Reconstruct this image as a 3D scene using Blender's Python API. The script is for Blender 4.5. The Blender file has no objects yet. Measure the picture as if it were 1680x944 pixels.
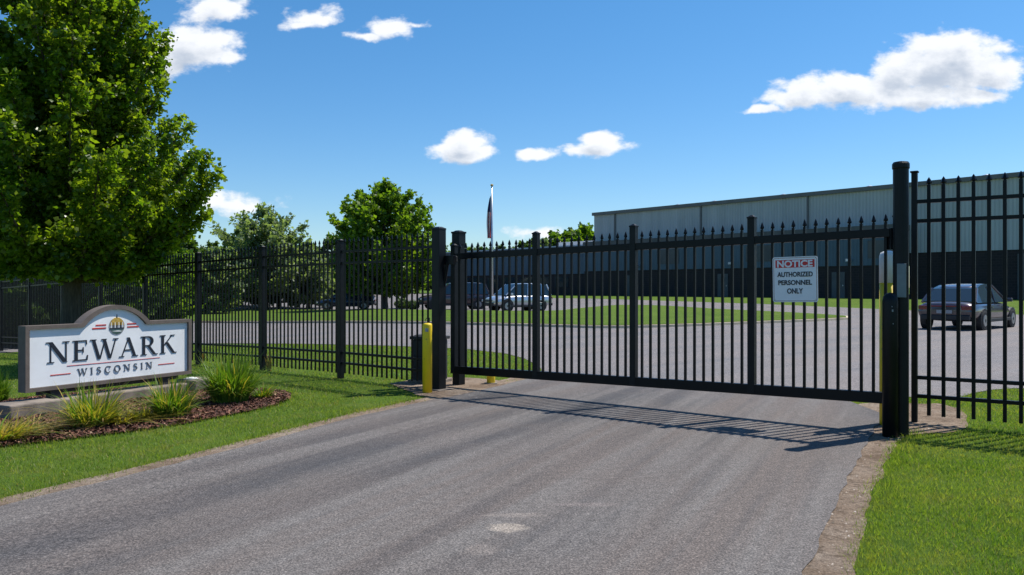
import bpy, bmesh, math, random
import numpy as np
from mathutils import Vector, Matrix, noise as mnoise
R = math.radians
rnd = random.Random(7)
sc = bpy.context.scene
col = sc.collection

# ------------------------------------------------------------------ camera
CAMH, F = 1.5, 1318.0
cam_d = bpy.data.cameras.new('camera'); cam = bpy.data.objects.new('camera', cam_d); col.objects.link(cam)
cam.location = (0, 0, CAMH); cam.rotation_euler = (R(90), 0, 0)
cam_d.sensor_width = 36; cam_d.lens = 36*F/1680; cam_d.clip_end = 6000; cam_d.clip_start = .05
sc.camera = cam

# ------------------------------------------------------------------ sun, exposure
SUNV = Vector((.5, .29, 1.0)).normalized()            # towards the sun
sun_d = bpy.data.lights.new('sun', 'SUN'); sun = bpy.data.objects.new('sun', sun_d); col.objects.link(sun)
sun_d.energy = 4.6; sun_d.angle = R(.5); sun_d.color = (1, .95, .87)
sun.rotation_euler = SUNV.to_track_quat('Z', 'Y').to_euler()
sc.view_settings.view_transform = 'Standard'; sc.view_settings.look = 'None'
sc.view_settings.gamma = 1; sc.view_settings.exposure = 0.42

# ------------------------------------------------------------------ sky and clouds
w = bpy.data.worlds.new('World'); sc.world = w; w.use_nodes = True
nt = w.node_tree; nt.nodes.clear()
def cloud_group():
    g = bpy.data.node_groups.new('cloud_field', 'ShaderNodeTree')
    g.interface.new_socket('uv', in_out='INPUT', socket_type='NodeSocketVector')
    g.interface.new_socket('density', in_out='OUTPUT', socket_type='NodeSocketFloat')
    N, L = g.nodes, g.links
    gi = N.new('NodeGroupInput'); go = N.new('NodeGroupOutput')
    # domain warp
    wn = N.new('ShaderNodeTexNoise'); wn.inputs['Scale'].default_value = 16; wn.inputs['Detail'].default_value = 5
    L.new(gi.outputs[0], wn.inputs['Vector'])
    wa = N.new('ShaderNodeVectorMath'); wa.operation = 'SUBTRACT'; wa.inputs[1].default_value = (.5, .5, .5)
    L.new(wn.outputs['Color'], wa.inputs[0])
    ws = N.new('ShaderNodeVectorMath'); ws.operation = 'MULTIPLY'; ws.inputs[1].default_value = (.034, .022, 0)
    L.new(wa.outputs[0], ws.inputs[0])
    wv = N.new('ShaderNodeVectorMath'); wv.operation = 'ADD'
    L.new(gi.outputs[0], wv.inputs[0]); L.new(ws.outputs[0], wv.inputs[1])
    # px, py, rx, ry, weight
    lobes = [(1548,108,128,60,1.1),(1565,84,104,40,.95),(1480,118,62,42,.9),(1625,118,66,40,.9),(1500,160,150,24,1.0),(1390,150,105,34,1.0),
             (1325,150,62,30,.95),(1285,166,40,18,.8),(1248,182,38,8,.7),(1600,158,62,15,.8),
             (763,248,66,22,1.0),(766,232,42,24,1.0),(880,252,46,13,.75),(982,242,64,15,.95),(985,232,36,20,.95),
             (318,80,82,42,1.0),(270,100,60,40,1),(352,14,66,34,.85),(375,95,26,14,.7),
             (520,30,52,20,.55),(490,44,30,9,.45),(640,46,50,22,.62),(600,64,40,8,.5),(675,42,26,7,.5),
             (392,336,66,22,.55),(350,330,50,22,.6),(880,384,62,13,.42),(905,388,40,8,.3)]
    prev = None
    for (px, py, rx, ry, wt) in lobes:
        u, v = (px-840)/1318, (472-py)/1318
        a = N.new('ShaderNodeVectorMath'); a.operation = 'SUBTRACT'; a.inputs[1].default_value = (u, v, 0)
        L.new(wv.outputs[0], a.inputs[0])
        b = N.new('ShaderNodeVectorMath'); b.operation = 'MULTIPLY'; b.inputs[1].default_value = (1318/rx, 1318/ry, 0)
        L.new(a.outputs[0], b.inputs[0])
        c = N.new('ShaderNodeVectorMath'); c.operation = 'LENGTH'; L.new(b.outputs[0], c.inputs[0])
        d = N.new('ShaderNodeMath'); d.operation = 'MULTIPLY_ADD'; d.inputs[1].default_value = -wt; d.inputs[2].default_value = wt
        L.new(c.outputs['Value'], d.inputs[0])
        if prev is None: prev = d
        else:
            m = N.new('ShaderNodeMath'); m.operation = 'SMOOTH_MAX'; m.inputs[2].default_value = .12
            L.new(prev.outputs[0], m.inputs[0]); L.new(d.outputs[0], m.inputs[1]); prev = m
    fn = N.new('ShaderNodeTexNoise'); fn.inputs['Scale'].default_value = 38; fn.inputs['Detail'].default_value = 7
    fn.inputs['Roughness'].default_value = .58
    st = N.new('ShaderNodeVectorMath'); st.operation = 'MULTIPLY'; st.inputs[1].default_value = (.8, 1.3, 1)
    L.new(gi.outputs[0], st.inputs[0]); L.new(st.outputs[0], fn.inputs['Vector'])
    f2 = N.new('ShaderNodeMath'); f2.operation = 'MULTIPLY_ADD'; f2.inputs[1].default_value = 1.35; f2.inputs[2].default_value = -.66
    L.new(fn.outputs['Fac'], f2.inputs[0])
    ad = N.new('ShaderNodeMath'); ad.operation = 'ADD'; L.new(prev.outputs[0], ad.inputs[0]); L.new(f2.outputs[0], ad.inputs[1])
    L.new(ad.outputs[0], go.inputs[0])
    return g
CG = cloud_group()
N, L = nt.nodes, nt.links
tc = N.new('ShaderNodeTexCoord'); sep = N.new('ShaderNodeSeparateXYZ'); L.new(tc.outputs['Generated'], sep.inputs[0])
ymax = N.new('ShaderNodeMath'); ymax.operation = 'MAXIMUM'; ymax.inputs[1].default_value = .05; L.new(sep.outputs['Y'], ymax.inputs[0])
du = N.new('ShaderNodeMath'); du.operation = 'DIVIDE'; L.new(sep.outputs['X'], du.inputs[0]); L.new(ymax.outputs[0], du.inputs[1])
dv = N.new('ShaderNodeMath'); dv.operation = 'DIVIDE'; L.new(sep.outputs['Z'], dv.inputs[0]); L.new(ymax.outputs[0], dv.inputs[1])
uv = N.new('ShaderNodeCombineXYZ'); L.new(du.outputs[0], uv.inputs[0]); L.new(dv.outputs[0], uv.inputs[1])
g1 = N.new('ShaderNodeGroup'); g1.node_tree = CG; L.new(uv.outputs[0], g1.inputs[0])
off = N.new('ShaderNodeVectorMath'); off.operation = 'ADD'; off.inputs[1].default_value = (.006, .016, 0); L.new(uv.outputs[0], off.inputs[0])
g2 = N.new('ShaderNodeGroup'); g2.node_tree = CG; L.new(off.outputs[0], g2.inputs[0])
alpha = N.new('ShaderNodeMapRange'); alpha.interpolation_type = 'SMOOTHSTEP'; L.new(g1.outputs[0], alpha.inputs['Value'])
alpha.inputs['From Min'].default_value = -.02; alpha.inputs['From Max'].default_value = .42
alpha.inputs['To Max'].default_value = .97
front = N.new('ShaderNodeMath'); front.operation = 'GREATER_THAN'; front.inputs[1].default_value = .06; L.new(sep.outputs['Y'], front.inputs[0])
am = N.new('ShaderNodeMath'); am.operation = 'MULTIPLY'; L.new(alpha.outputs[0], am.inputs[0]); L.new(front.outputs[0], am.inputs[1])
shd = N.new('ShaderNodeMapRange'); L.new(g2.outputs[0], shd.inputs['Value']); shd.interpolation_type = 'SMOOTHSTEP'
shd.inputs['From Min'].default_value = .15; shd.inputs['From Max'].default_value = 1.15
ccol = N.new('ShaderNodeMix'); ccol.data_type = 'RGBA'; L.new(shd.outputs[0], ccol.inputs['Factor'])
ccol.inputs['A'].default_value = (6.9, 7.05, 7.3, 1); ccol.inputs['B'].default_value = (3.6, 4.1, 4.9, 1)
sky = N.new('ShaderNodeTexSky'); sky.sky_type = 'NISHITA'; sky.sun_disc = False
sky.sun_elevation = math.asin(SUNV.z); sky.sun_rotation = math.atan2(SUNV.x, SUNV.y)
sky.air_density = 1.0; sky.dust_density = .35; sky.ozone_density = 1.6; sky.altitude = 250
tint = N.new('ShaderNodeMix'); tint.data_type = 'RGBA'; tint.blend_type = 'MULTIPLY'; tint.inputs['Factor'].default_value = 1
tcr = N.new('ShaderNodeValToRGB'); L.new(sep.outputs['Z'], tcr.inputs[0]); ce_ = tcr.color_ramp.elements
ce_[0].position = 0; ce_[0].color = (.66, .77, .92, 1); ce_[1].position = .36; ce_[1].color = (.74, .94, .98, 1); L.new(tcr.outputs[0], tint.inputs['B'])
hs = N.new('ShaderNodeHueSaturation'); hs.inputs['Saturation'].default_value = 1.30; L.new(sky.outputs[0], hs.inputs['Color']); L.new(hs.outputs[0], tint.inputs['A'])
mixc = N.new('ShaderNodeMix'); mixc.data_type = 'RGBA'; L.new(am.outputs[0], mixc.inputs['Factor'])
L.new(tint.outputs['Result'], mixc.inputs['A']); L.new(ccol.outputs['Result'], mixc.inputs['B'])
bg = N.new('ShaderNodeBackground'); bg.inputs['Strength'].default_value = .110; L.new(mixc.outputs['Result'], bg.inputs['Color'])
wo = N.new('ShaderNodeOutputWorld'); L.new(bg.outputs[0], wo.inputs[0])

# ------------------------------------------------------------------ helpers
class MB:
    def __init__(s): s.v = []; s.f = []
    def add(s, vs, fs):
        o = len(s.v); s.v += [tuple(p) for p in vs]; s.f += [tuple(i+o for i in f) for f in fs]
    def box(s, c, d, rz=0, taper=1.0):
        cx, cy, cz = c; hx, hy, hz = d[0]/2, d[1]/2, d[2]/2
        ca, sa = math.cos(rz), math.sin(rz); vs = []
        for z, k in ((-hz, 1), (hz, taper)):
            for x, y in ((-hx, -hy), (hx, -hy), (hx, hy), (-hx, hy)):
                x *= k; y *= k; vs.append((cx+x*ca-y*sa, cy+x*sa+y*ca, cz+z))
        s.add(vs, [(3,2,1,0),(4,5,6,7),(0,1,5,4),(1,2,6,5),(2,3,7,6),(3,0,4,7)])
    def tube(s, pts, rad, n=8, cap=True):
        rings = []; pts = [Vector(p) for p in pts]
        if not hasattr(rad, '__len__'): rad = [rad]*len(pts)
        for i, p in enumerate(pts):
            t = (pts[min(i+1, len(pts)-1)] - pts[max(i-1, 0)]).normalized()
            a = t.cross(Vector((0, 0, 1)))
            if a.length < .05: a = t.cross(Vector((1, 0, 0)))
            a.normalize(); b = t.cross(a)
            rings.append([p + (a*math.cos(2*math.pi*k/n) + b*math.sin(2*math.pi*k/n))*rad[i] for k in range(n)])
        vs = [v for r in rings for v in r]; fs = []
        for i in range(len(pts)-1):
            for k in range(n): fs.append((i*n+k, i*n+(k+1) % n, (i+1)*n+(k+1) % n, (i+1)*n+k))
        if cap: fs.append(tuple(range(n-1, -1, -1))); fs.append(tuple((len(pts)-1)*n+k for k in range(n)))
        s.add(vs, fs)
    def lathe(s, c, prof, n=16):
        cx, cy, cz = c; vs = []; fs = []
        for r, z in prof:
            for k in range(n): vs.append((cx+r*math.cos(2*math.pi*k/n), cy+r*math.sin(2*math.pi*k/n), cz+z))
        m = len(prof)
        for i in range(m-1):
            for k in range(n): fs.append((i*n+k, i*n+(k+1) % n, (i+1)*n+(k+1) % n, (i+1)*n+k))
        fs.append(tuple(range(n-1, -1, -1))); fs.append(tuple((m-1)*n+k for k in range(n)))
        s.add(vs, fs)
    def prism(s, poly, y0, y1):                       # poly in (x,z), depth along y
        n = len(poly); vs = [(x, y0, z) for x, z in poly] + [(x, y1, z) for x, z in poly]
        s.add(vs, [tuple(range(n)), tuple(range(2*n-1, n-1, -1))] + [((i+1) % n, i, n+i, n+(i+1) % n) for i in range(n)])
    def build(s, name, m, parent=None, smooth=False, bevel=0, sub=0):
        me = bpy.data.meshes.new(name); me.from_pydata(s.v, [], s.f); me.update()
        bm = bmesh.new(); bm.from_mesh(me); bmesh.ops.recalc_face_normals(bm, faces=bm.faces); bm.to_mesh(me); bm.free()
        return link(name, me, m, parent, smooth, bevel, sub)
def link(name, me, m, parent=None, smooth=False, bevel=0, sub=0):
    o = bpy.data.objects.new(name, me); col.objects.link(o)
    me.materials.append(m)
    if smooth: me.polygons.foreach_set('use_smooth', [True]*len(me.polygons))
    if bevel:
        b = o.modifiers.new('b', 'BEVEL'); b.width = bevel; b.segments = 2; b.limit_method = 'ANGLE'
    if sub:
        b = o.modifiers.new('s', 'SUBSURF'); b.levels = sub; b.render_levels = sub
    if parent: o.parent = parent
    return o
def tag(o, label=None, cat=None, group=None, kind=None):
    if label: o['label'] = label
    if cat: o['category'] = cat
    if group: o['group'] = group
    if kind: o['kind'] = kind
    return o
def empty(name, loc, rz=0):
    o = bpy.data.objects.new(name, None); col.objects.link(o); o.location = loc; o.rotation_euler = (0, 0, rz); o.empty_display_size = .2
    return o
def copy_tree(o, parent=None):
    c = o.copy(); col.objects.link(c)
    if parent: c.parent = parent
    for ch in [x for x in list(bpy.data.objects) if x.parent == o]: copy_tree(ch, c)
    return c
def fastmesh(name, V, T):                              # V (n,3), T (m,k) numpy
    me = bpy.data.meshes.new(name); k = T.shape[1]
    me.vertices.add(len(V)); me.vertices.foreach_set('co', V.astype(np.float32).ravel())
    me.loops.add(T.size); me.loops.foreach_set('vertex_index', T.astype(np.int32).ravel())
    me.polygons.add(len(T)); me.polygons.foreach_set('loop_start', np.arange(0, T.size, k, dtype=np.int32))
    me.update(calc_edges=True); return me

# ------------------------------------------------------------------ materials
class NT:
    def __init__(s, name):
        s.m = bpy.data.materials.new(name); s.m.use_nodes = True; s.n = s.m.node_tree.nodes; s.l = s.m.node_tree.links
        s.b = s.n['Principled BSDF']; s.out = s.n['Material Output']; s.tc = s.n.new('ShaderNodeTexCoord')
    def vec(s, scale=(1, 1, 1), rz=0, src='Object'):
        m = s.n.new('ShaderNodeMapping'); m.inputs['Scale'].default_value = scale
        if rz:
            r = s.n.new('ShaderNodeMapping'); r.inputs['Rotation'].default_value = (0, 0, rz)
            s.l.new(s.tc.outputs[src], r.inputs[0]); s.l.new(r.outputs[0], m.inputs[0])
        else: s.l.new(s.tc.outputs[src], m.inputs[0])
        return m.outputs[0]
    def noise(s, scale, detail=4, rough=.55, vec=None):
        t = s.n.new('ShaderNodeTexNoise'); t.inputs['Scale'].default_value = scale; t.inputs['Detail'].default_value = detail
        t.inputs['Roughness'].default_value = rough; s.l.new(vec or s.tc.outputs['Object'], t.inputs['Vector']); return t.outputs['Fac']
    def voro(s, scale, vec=None, out='Distance'):
        t = s.n.new('ShaderNodeTexVoronoi'); t.inputs['Scale'].default_value = scale; s.l.new(vec or s.tc.outputs['Object'], t.inputs['Vector']); return t.outputs[out]
    def ramp(s, f, stops):
        r = s.n.new('ShaderNodeValToRGB'); e = r.color_ramp.elements
        e[0].position, e[0].color = stops[0][0], (*stops[0][1], 1); e[1].position, e[1].color = stops[-1][0], (*stops[-1][1], 1)
        for p, c in stops[1:-1]: x = e.new(p); x.color = (*c, 1)
        s.l.new(f, r.inputs[0]); return r.outputs[0]
    def mix(s, f, a, b, mode='MIX'):
        m = s.n.new('ShaderNodeMix'); m.data_type = 'RGBA'; m.blend_type = mode
        for x, k in ((f, 'Factor'), (a, 'A'), (b, 'B')):
            sock = m.inputs[k] if k == 'Factor' else [i for i in m.inputs if i.name == k and i.type == 'RGBA'][0]
            if hasattr(x, 'is_linked'): s.l.new(x, sock)
            elif isinstance(x, tuple): sock.default_value = (*x, 1)
            else: sock.default_value = x
        return [o for o in m.outputs if o.type == 'RGBA'][0]
    def range(s, f, a, b, c=0, d=1):
        m = s.n.new('ShaderNodeMapRange'); s.l.new(f, m.inputs[0])
        for i, x in enumerate((a, b, c, d)): m.inputs[i+1].default_value = x
        return m.outputs[0]
    def bump(s, h, strength=.3, dist=.01):
        b = s.n.new('ShaderNodeBump'); b.inputs['Strength'].default_value = strength; b.inputs['Distance'].default_value = dist
        s.l.new(h, b.inputs['Height']); s.l.new(b.outputs[0], s.b.inputs['Normal'])
    def done(s, c=None, rough=.6, metal=0, spec=None, coat=0):
        if c is not None:
            if isinstance(c, tuple): s.b.inputs['Base Color'].default_value = (*c, 1)
            else: s.l.new(c, s.b.inputs['Base Color'])
        if hasattr(rough, 'is_linked'): s.l.new(rough, s.b.inputs['Roughness'])
        else: s.b.inputs['Roughness'].default_value = rough
        s.b.inputs['Metallic'].default_value = metal
        if spec is not None: s.b.inputs['Specular IOR Level'].default_value = spec
        if coat: s.b.inputs['Coat Weight'].default_value = coat; s.b.inputs['Coat Roughness'].default_value = .05
        return s.m
def simple(name, c, rough=.5, metal=0, var=.25, scale=6, coat=0, bump=0, spec=None):
    t = NT(name); n = t.noise(scale, 5)
    cc = t.mix(t.range(n, .3, .7), tuple(x*(1-var) for x in c), tuple(min(1, x*(1+var)) for x in c))
    if bump: t.bump(t.noise(scale*14, 4), bump, .004)
    return t.done(cc, rough, metal, spec, coat)
def foliage(name, dark, mid, light, transl=.45, rough=.45, nscale=.9, dryc=None, tmul=(1.45, 1.6, .5)):
    t = NT(name)
    gm = t.n.new('ShaderNodeNewGeometry')
    c = t.ramp(gm.outputs['Random Per Island'], [(0, dark), (.5, mid), (1, light)])
    n = t.noise(nscale, 3); c = t.mix(t.range(n, .38, .64), c, tuple(x*1.25 for x in light), 'MIX') if False else t.mix(t.range(n, .35, .65, 0, .5), c, light)
    if dryc: c = t.mix(t.range(t.noise(1.7, 5, .65), .50, .68, 0, .7), c, dryc)
    t.done(c, rough, 0, .4)
    tr = t.n.new('ShaderNodeBsdfTranslucent'); tc2 = t.mix(1.0, c, tmul, 'MULTIPLY'); t.l.new(tc2, tr.inputs['Color'])
    mx = t.n.new('ShaderNodeMixShader'); mx.inputs[0].default_value = transl
    t.l.new(t.b.outputs[0], mx.inputs[1]); t.l.new(tr.outputs[0], mx.inputs[2]); t.l.new(mx.outputs[0], t.out.inputs[0])
    return t.m
def lawn_mat():
    t = NT('lawn'); n1 = t.noise(.35, 5); n2 = t.noise(2.2, 4); n3 = t.noise(45, 3, .7)
    c = t.mix(t.range(n1, .35, .65), (.078, .145, .016), (.110, .182, .022))
    c = t.mix(t.range(n2, .5, .75, 0, .55), c, (.20, .205, .050))
    c = t.mix(t.range(n3, .3, .7, .0, .6), c, (.055, .095, .012))
    t.bump(t.noise(60, 3, .8), .9, .03); return t.done(c, .9, 0, .1)
def asphalt_mat(name, dark, light, warm, rz, streak=1.0, spots=()):
    t = NT(name)
    n1 = t.noise(1.0, 5, .55, t.vec((2.6, .11, 1), rz)); n2 = t.noise(1.0, 4, .5, t.vec((.75, .07, 1), rz)); n4 = t.noise(1.0, 3, .5, t.vec((7, .25, 1), rz))
    c = t.mix(t.range(n2, .40, .60), dark, warm)
    c = t.mix(t.range(n1, .44, .60, 0, streak), c, light)
    c = t.mix(t.range(n4, .52, .68, 0, .35*streak), c, dark)
    big = t.noise(.45, 5, .6); c = t.mix(t.range(big, .46, .66, 0, .6), c, warm)
    for (x, y, rx, ry, cc, amt) in spots:
        sb = t.n.new('ShaderNodeVectorMath'); sb.operation = 'SUBTRACT'; sb.inputs[1].default_value = (x, y, 0); t.l.new(t.tc.outputs['Object'], sb.inputs[0])
        ml = t.n.new('ShaderNodeVectorMath'); ml.operation = 'MULTIPLY'; ml.inputs[1].default_value = (1/rx, 1/ry, 0); t.l.new(sb.outputs[0], ml.inputs[0])
        ln_ = t.n.new('ShaderNodeVectorMath'); ln_.operation = 'LENGTH'; t.l.new(ml.outputs[0], ln_.inputs[0])
        ad = t.n.new('ShaderNodeMath'); ad.operation = 'MULTIPLY_ADD'; ad.inputs[1].default_value = 1.6; t.l.new(t.noise(16, 4, .7), ad.inputs[0]); t.l.new(ln_.outputs['Value'], ad.inputs[2])
        c = t.mix(t.range(ad.outputs[0], 1.5, 2.0, amt, 0), c, cc)
    gr = t.noise(75, 4, .85); c = t.mix(1.0, c, t.ramp(gr, [(.33, (.25, .25, .26)), (.5, (1, 1, 1)), (.64, (2.5, 2.4, 2.3))]), 'MULTIPLY')
    sp = t.voro(42); c = t.mix(t.range(sp, .05, .15, .7, 0), c, (.36, .34, .32))
    gr2 = t.noise(20, 4, .75); c = t.mix(1.0, c, t.ramp(gr2, [(.3, (.72, .72, .72)), (.7, (1.28, 1.28, 1.28))]), 'MULTIPLY')
    t.bump(t.noise(70, 3, .8), .6, .008)
    return t.done(c, .85, 0, .3)
def dirt_mat():
    t = NT('dirt'); n = t.noise(1.6, 7, .7); g = t.noise(45, 5, .85); m_ = t.noise(9, 5, .7)
    c = t.ramp(n, [(.32, (.18, .125, .085)), (.5, (.30, .225, .165)), (.68, (.38, .305, .24))])
    c = t.mix(t.range(m_, .50, .68, 0, .8), c, (.12, .09, .065))
    c = t.mix(1.0, c, t.ramp(g, [(.34, (.6, .58, .57)), (.5, (1, 1, 1)), (.66, (1.45, 1.45, 1.45))]), 'MULTIPLY')
    v = t.voro(26); c = t.mix(t.range(v, .08, .2, .6, 0), c, (.10, .085, .07))
    t.bump(g, 1, .03); return t.done(c, .95, 0, .1)
def mulch_mat():
    t = NT('mulch'); v = t.voro(32, t.vec((1, 2.2, 1), .5), 'Color'); n = t.noise(25, 4, .8)
    c = t.ramp(v, [(0, (.022, .008, .005)), (.5, (.095, .034, .022)), (1, (.19, .085, .055))])
    c = t.mix(t.range(n, .35, .6, .7, 0), c, (.010, .004, .003)); t.bump(t.noise(50, 3, .8), 1, .04)
    return t.done(c, .9, 0, .15)
M = {}
M['lawn'] = lawn_mat(); M['dirt'] = dirt_mat(); M['mulch'] = mulch_mat()
DRV = math.atan2(.45, .89)                            # drive heading from +y
M['drive'] = asphalt_mat('drive_asphalt', (.050, .050, .054), (.122, .113, .108), (.108, .092, .084), DRV, 1.0,
   ((-.03, 4.97, .12, .09, (.30, .26, .22), .65), (-.17, 4.56, .10, .10, (.22, .19, .17), .3), (.02, 5.25, .2, .05, (.22, .19, .17), .4), (.5, 5.5, .25, .05, (.2, .17, .16), .35)))
M['lot'] = asphalt_mat('lot_asphalt', (.120, .118, .124), (.150, .143, .146), (.160, .142, .138), .9, .7)
M['grass'] = foliage('grass_blade', (.045, .110, .010), (.115, .195, .018), (.26, .29, .075), .55, .5, .8, (.30, .27, .09), (1.5, 1.65, .5))
M['leaf'] = foliage('maple_leaf', (.030, .085, .009), (.085, .160, .014), (.20, .25, .026), .60, .30, .7, None, (1.8, 1.9, .5))
M['leaf2'] = foliage('round_leaf', (.050, .11, .012), (.090, .165, .018), (.16, .23, .026), .55, .42, .5, None, (1.7, 1.85, .5))
M['leaf3'] = foliage('hazed_grey_leaf', (.13, .18, .11), (.17, .22, .135), (.22, .27, .165), .55, .5, .5)  # grey-green raised paler: distance haze is put into the leaf colour
M['leafdark'] = foliage('dark_leaf', (.028, .060, .014), (.050, .095, .018), (.095, .15, .028), .45, .5, .4)
M['reed'] = foliage('reed_green', (.045, .11, .010), (.09, .18, .018), (.17, .25, .03), .4, .5, 2)
M['reedy'] = foliage('reed_yellow', (.10, .15, .02), (.26, .25, .04), (.45, .34, .07), .4, .5, 2)
M['reedt'] = foliage('reed_tan', (.30, .20, .08), (.42, .28, .10), (.5, .36, .12), .35, .6, 2)
t = NT('bark'); b_ = t.noise(8, 5, .7, t.vec((3, 3, .5))); M['bark'] = (t.bump(b_, .8, .02), t.done(t.ramp(b_, [(.3, (.035, .026, .020)), (.7, (.12, .095, .075))]), .9))[1]
M['black'] = simple('black_powder_coat', (.0035, .004, .006), .38, 0, .3, 5, 0, .1, .22)
M['blackpost'] = simple('black_post_coat', (.005, .006, .008), .42, 0, .35, 9, 0, .3, .25)
t = NT('yellow_paint'); n = t.noise(7, 6, .7); g_ = t.noise(2.0, 4, .6)
M['yellow'] = t.done(t.mix(t.range(n, .60, .68), t.mix(t.range(g_, .4, .7), (.86, .62, .010), (.74, .50, .012)), (.30, .22, .08)), .5)
M['signpanel'] = simple('sign_panel', (.86, .87, .88), .5, 0, .09, 2.2)
M['signframe'] = simple('sign_frame', (.135, .108, .092), .7, 0, .2, 8, 0, .3)
M['ink'] = simple('letter_navy', (.018, .022, .034), .45, 0, .1)
M['inkgrey'] = simple('letter_grey', (.10, .11, .13), .5, 0, .1)
M['red'] = simple('sign_red', (.52, .04, .03), .5, 0, .15)
M['gold'] = simple('crest_gold', (.52, .34, .07), .5, 0, .3, 30)
M['crestgreen'] = simple('crest_green', (.06, .12, .10), .5, 0, .3, 30)
M['crestgrey'] = simple('crest_grey', (.30, .31, .33), .5, 0, .3, 30)
M['concrete'] = simple('concrete', (.20, .165, .135), .9, 0, .45, 5, 0, .8)
M['kerb'] = simple('kerb_concrete', (.62, .52, .36), .9, 0, .2, 3, 0, .4)
M['white'] = simple('white_paint', (.78, .78, .78), .5, 0, .05)
M['noticewhite'] = simple('notice_white', (.74, .75, .78), .4, 0, .05)
M['noticered'] = simple('notice_red', (.55, .02, .025), .45, 0, .12, 40)
M['alu'] = simple('aluminium', (.55, .56, .58), .35, .8, .08)
M['greyplate'] = simple('grey_plate', (.15, .18, .21), .4, .2, .2)
def corrugated(name, c1, c2, freq, axis_scale):
    t = NT(name)
    wv = t.n.new('ShaderNodeTexWave'); wv.wave_type = 'BANDS'; wv.bands_direction = 'X'; wv.wave_profile = 'SAW' if False else 'SIN'
    wv.inputs['Scale'].default_value = freq; wv.inputs['Distortion'].default_value = 0; t.l.new(t.tc.outputs['Object'], wv.inputs['Vector'])
    f = t.range(wv.outputs['Fac'], .75, .95)
    n = t.noise(.25, 5, .6); st = t.noise(1, 4, .6, t.vec((1.2, 1, .08)))
    c = t.mix(t.range(n, .35, .65), c1, c2); c = t.mix(1.0, c, t.ramp(st, [(.3, (.84, .84, .84)), (.7, (1.08, 1.08, 1.08))]), 'MULTIPLY')
    t.bump(f, .8, .05); return t.done(c, .55, 0, .4)
M['metalwall'] = corrugated('corrugated_wall', (.46, .47, .46), (.40, .42, .42), 1.1, 1)
M['bluewall'] = corrugated('blue_metal_wall', (.085, .135, .175), (.07, .11, .145), 1.1, 1)
M['fascia'] = simple('fascia', (.085, .085, .085), .6, 0, .2, 1)
M['rooftrim'] = simple('roof_trim', (.13, .125, .12), .5, 0, .15, 1)
M['roofpale'] = simple('roof_membrane', (.55, .56, .58), .7, 0, .1, .4)
def brick(name, c1, c2):
    t = NT(name); b = t.n.new('ShaderNodeTexBrick'); b.inputs['Scale'].default_value = 1.0
    r = t.n.new('ShaderNodeMapping'); r.inputs['Rotation'].default_value = (R(90), 0, 0); t.l.new(t.tc.outputs['Object'], r.inputs[0]); t.l.new(r.outputs[0], b.inputs['Vector'])
    b.inputs['Brick Width'].default_value = .4; b.inputs['Row Height'].default_value = .2; b.inputs['Mortar Size'].default_value = .012
    b.inputs['Color1'].default_value = (*c1, 1); b.inputs['Color2'].default_value = (*c2, 1); b.inputs['Mortar'].default_value = (c1[0]*1.5, c1[1]*1.6, c1[2]*1.7, 1)
    return t.done(b.outputs['Color'], .85)
M['brick'] = brick('dark_brick', (.028, .019, .018), (.018, .014, .014))
t = NT('dark_glass'); M['glass'] = t.done((.02, .035, .05), .08, 0, .8)
M['rubber'] = simple('rubber', (.014, .014, .015), .8); M['rim'] = simple('rim', (.32, .33, .35), .35, .8)
M['plastic'] = simple('dark_plastic', (.02, .02, .022), .6, 0, .2, 8)
def paint(n, c, metal=.4): return simple(n, c, .28, metal, .06, 2, 1.0)
M['silver'] = paint('silver_paint', (.52, .55, .62), .6); M['maroon'] = paint('maroon_paint', (.055, .035, .042)); M['navy'] = paint('navy_paint', (.022, .035, .075)); M['charcoal'] = paint('charcoal_paint', (.075, .062, .072), .55)
M['tail'] = simple('tail_lamp', (.16, .008, .015), .2, 0, .1, 6, 1); M['headlamp'] = simple('head_lamp', (.6, .62, .65), .15, .3, .1, 6, 1)

# ------------------------------------------------------------------ terrain
def sst(t): t = min(1, max(0, t)); return t*t*(3-2*t)
FA = Vector((9.0, 88.0)); FD = Vector((27.2, -31.2)).normalized(); FNr = Vector((FD.y, -FD.x))   # facade line; FNr towards camera
if FNr.dot(-FA) < 0: FNr = -FNr
def fdist(x, y): return (x-FA.x)*FNr.x + (y-FA.y)*FNr.y
def zg(x, y):
    z = -.55*sst((-x-1.5)/20)*(1 - sst((y-60)/40))
    z += .65*(1-sst((fdist(x, y)-4)/21))
    return z
def G(px, py):
    u = (px-840)/F; k = (py-472)/F; y = CAMH/k
    for _ in range(30): y = .6*y + .4*(CAMH - zg(u*y, y))/k
    return (u*y, y)
def grow(a, b, step, far, fac=1.35):
    v = list(np.arange(a, b+.001, step)); s = step
    hi = b; lo = a
    while hi < far: s *= fac; hi += s; v.append(hi)
    s = step
    while lo > -far: s *= fac; lo -= s; v.insert(0, lo)
    return v
GX = grow(-50, 60, 1.0, 2500); GY = grow(-10, 130, 1.0, 2500)
mb = MB(); nx = len(GX)
mb.v = [(x, y, zg(x, y)) for y in GY for x in GX]
mb.f = [(j*nx+i, j*nx+i+1, (j+1)*nx+i+1, (j+1)*nx+i) for j in range(len(GY)-1) for i in range(nx-1)]
tag(mb.build('ground', M['lawn'], smooth=True), kind='structure')
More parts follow.
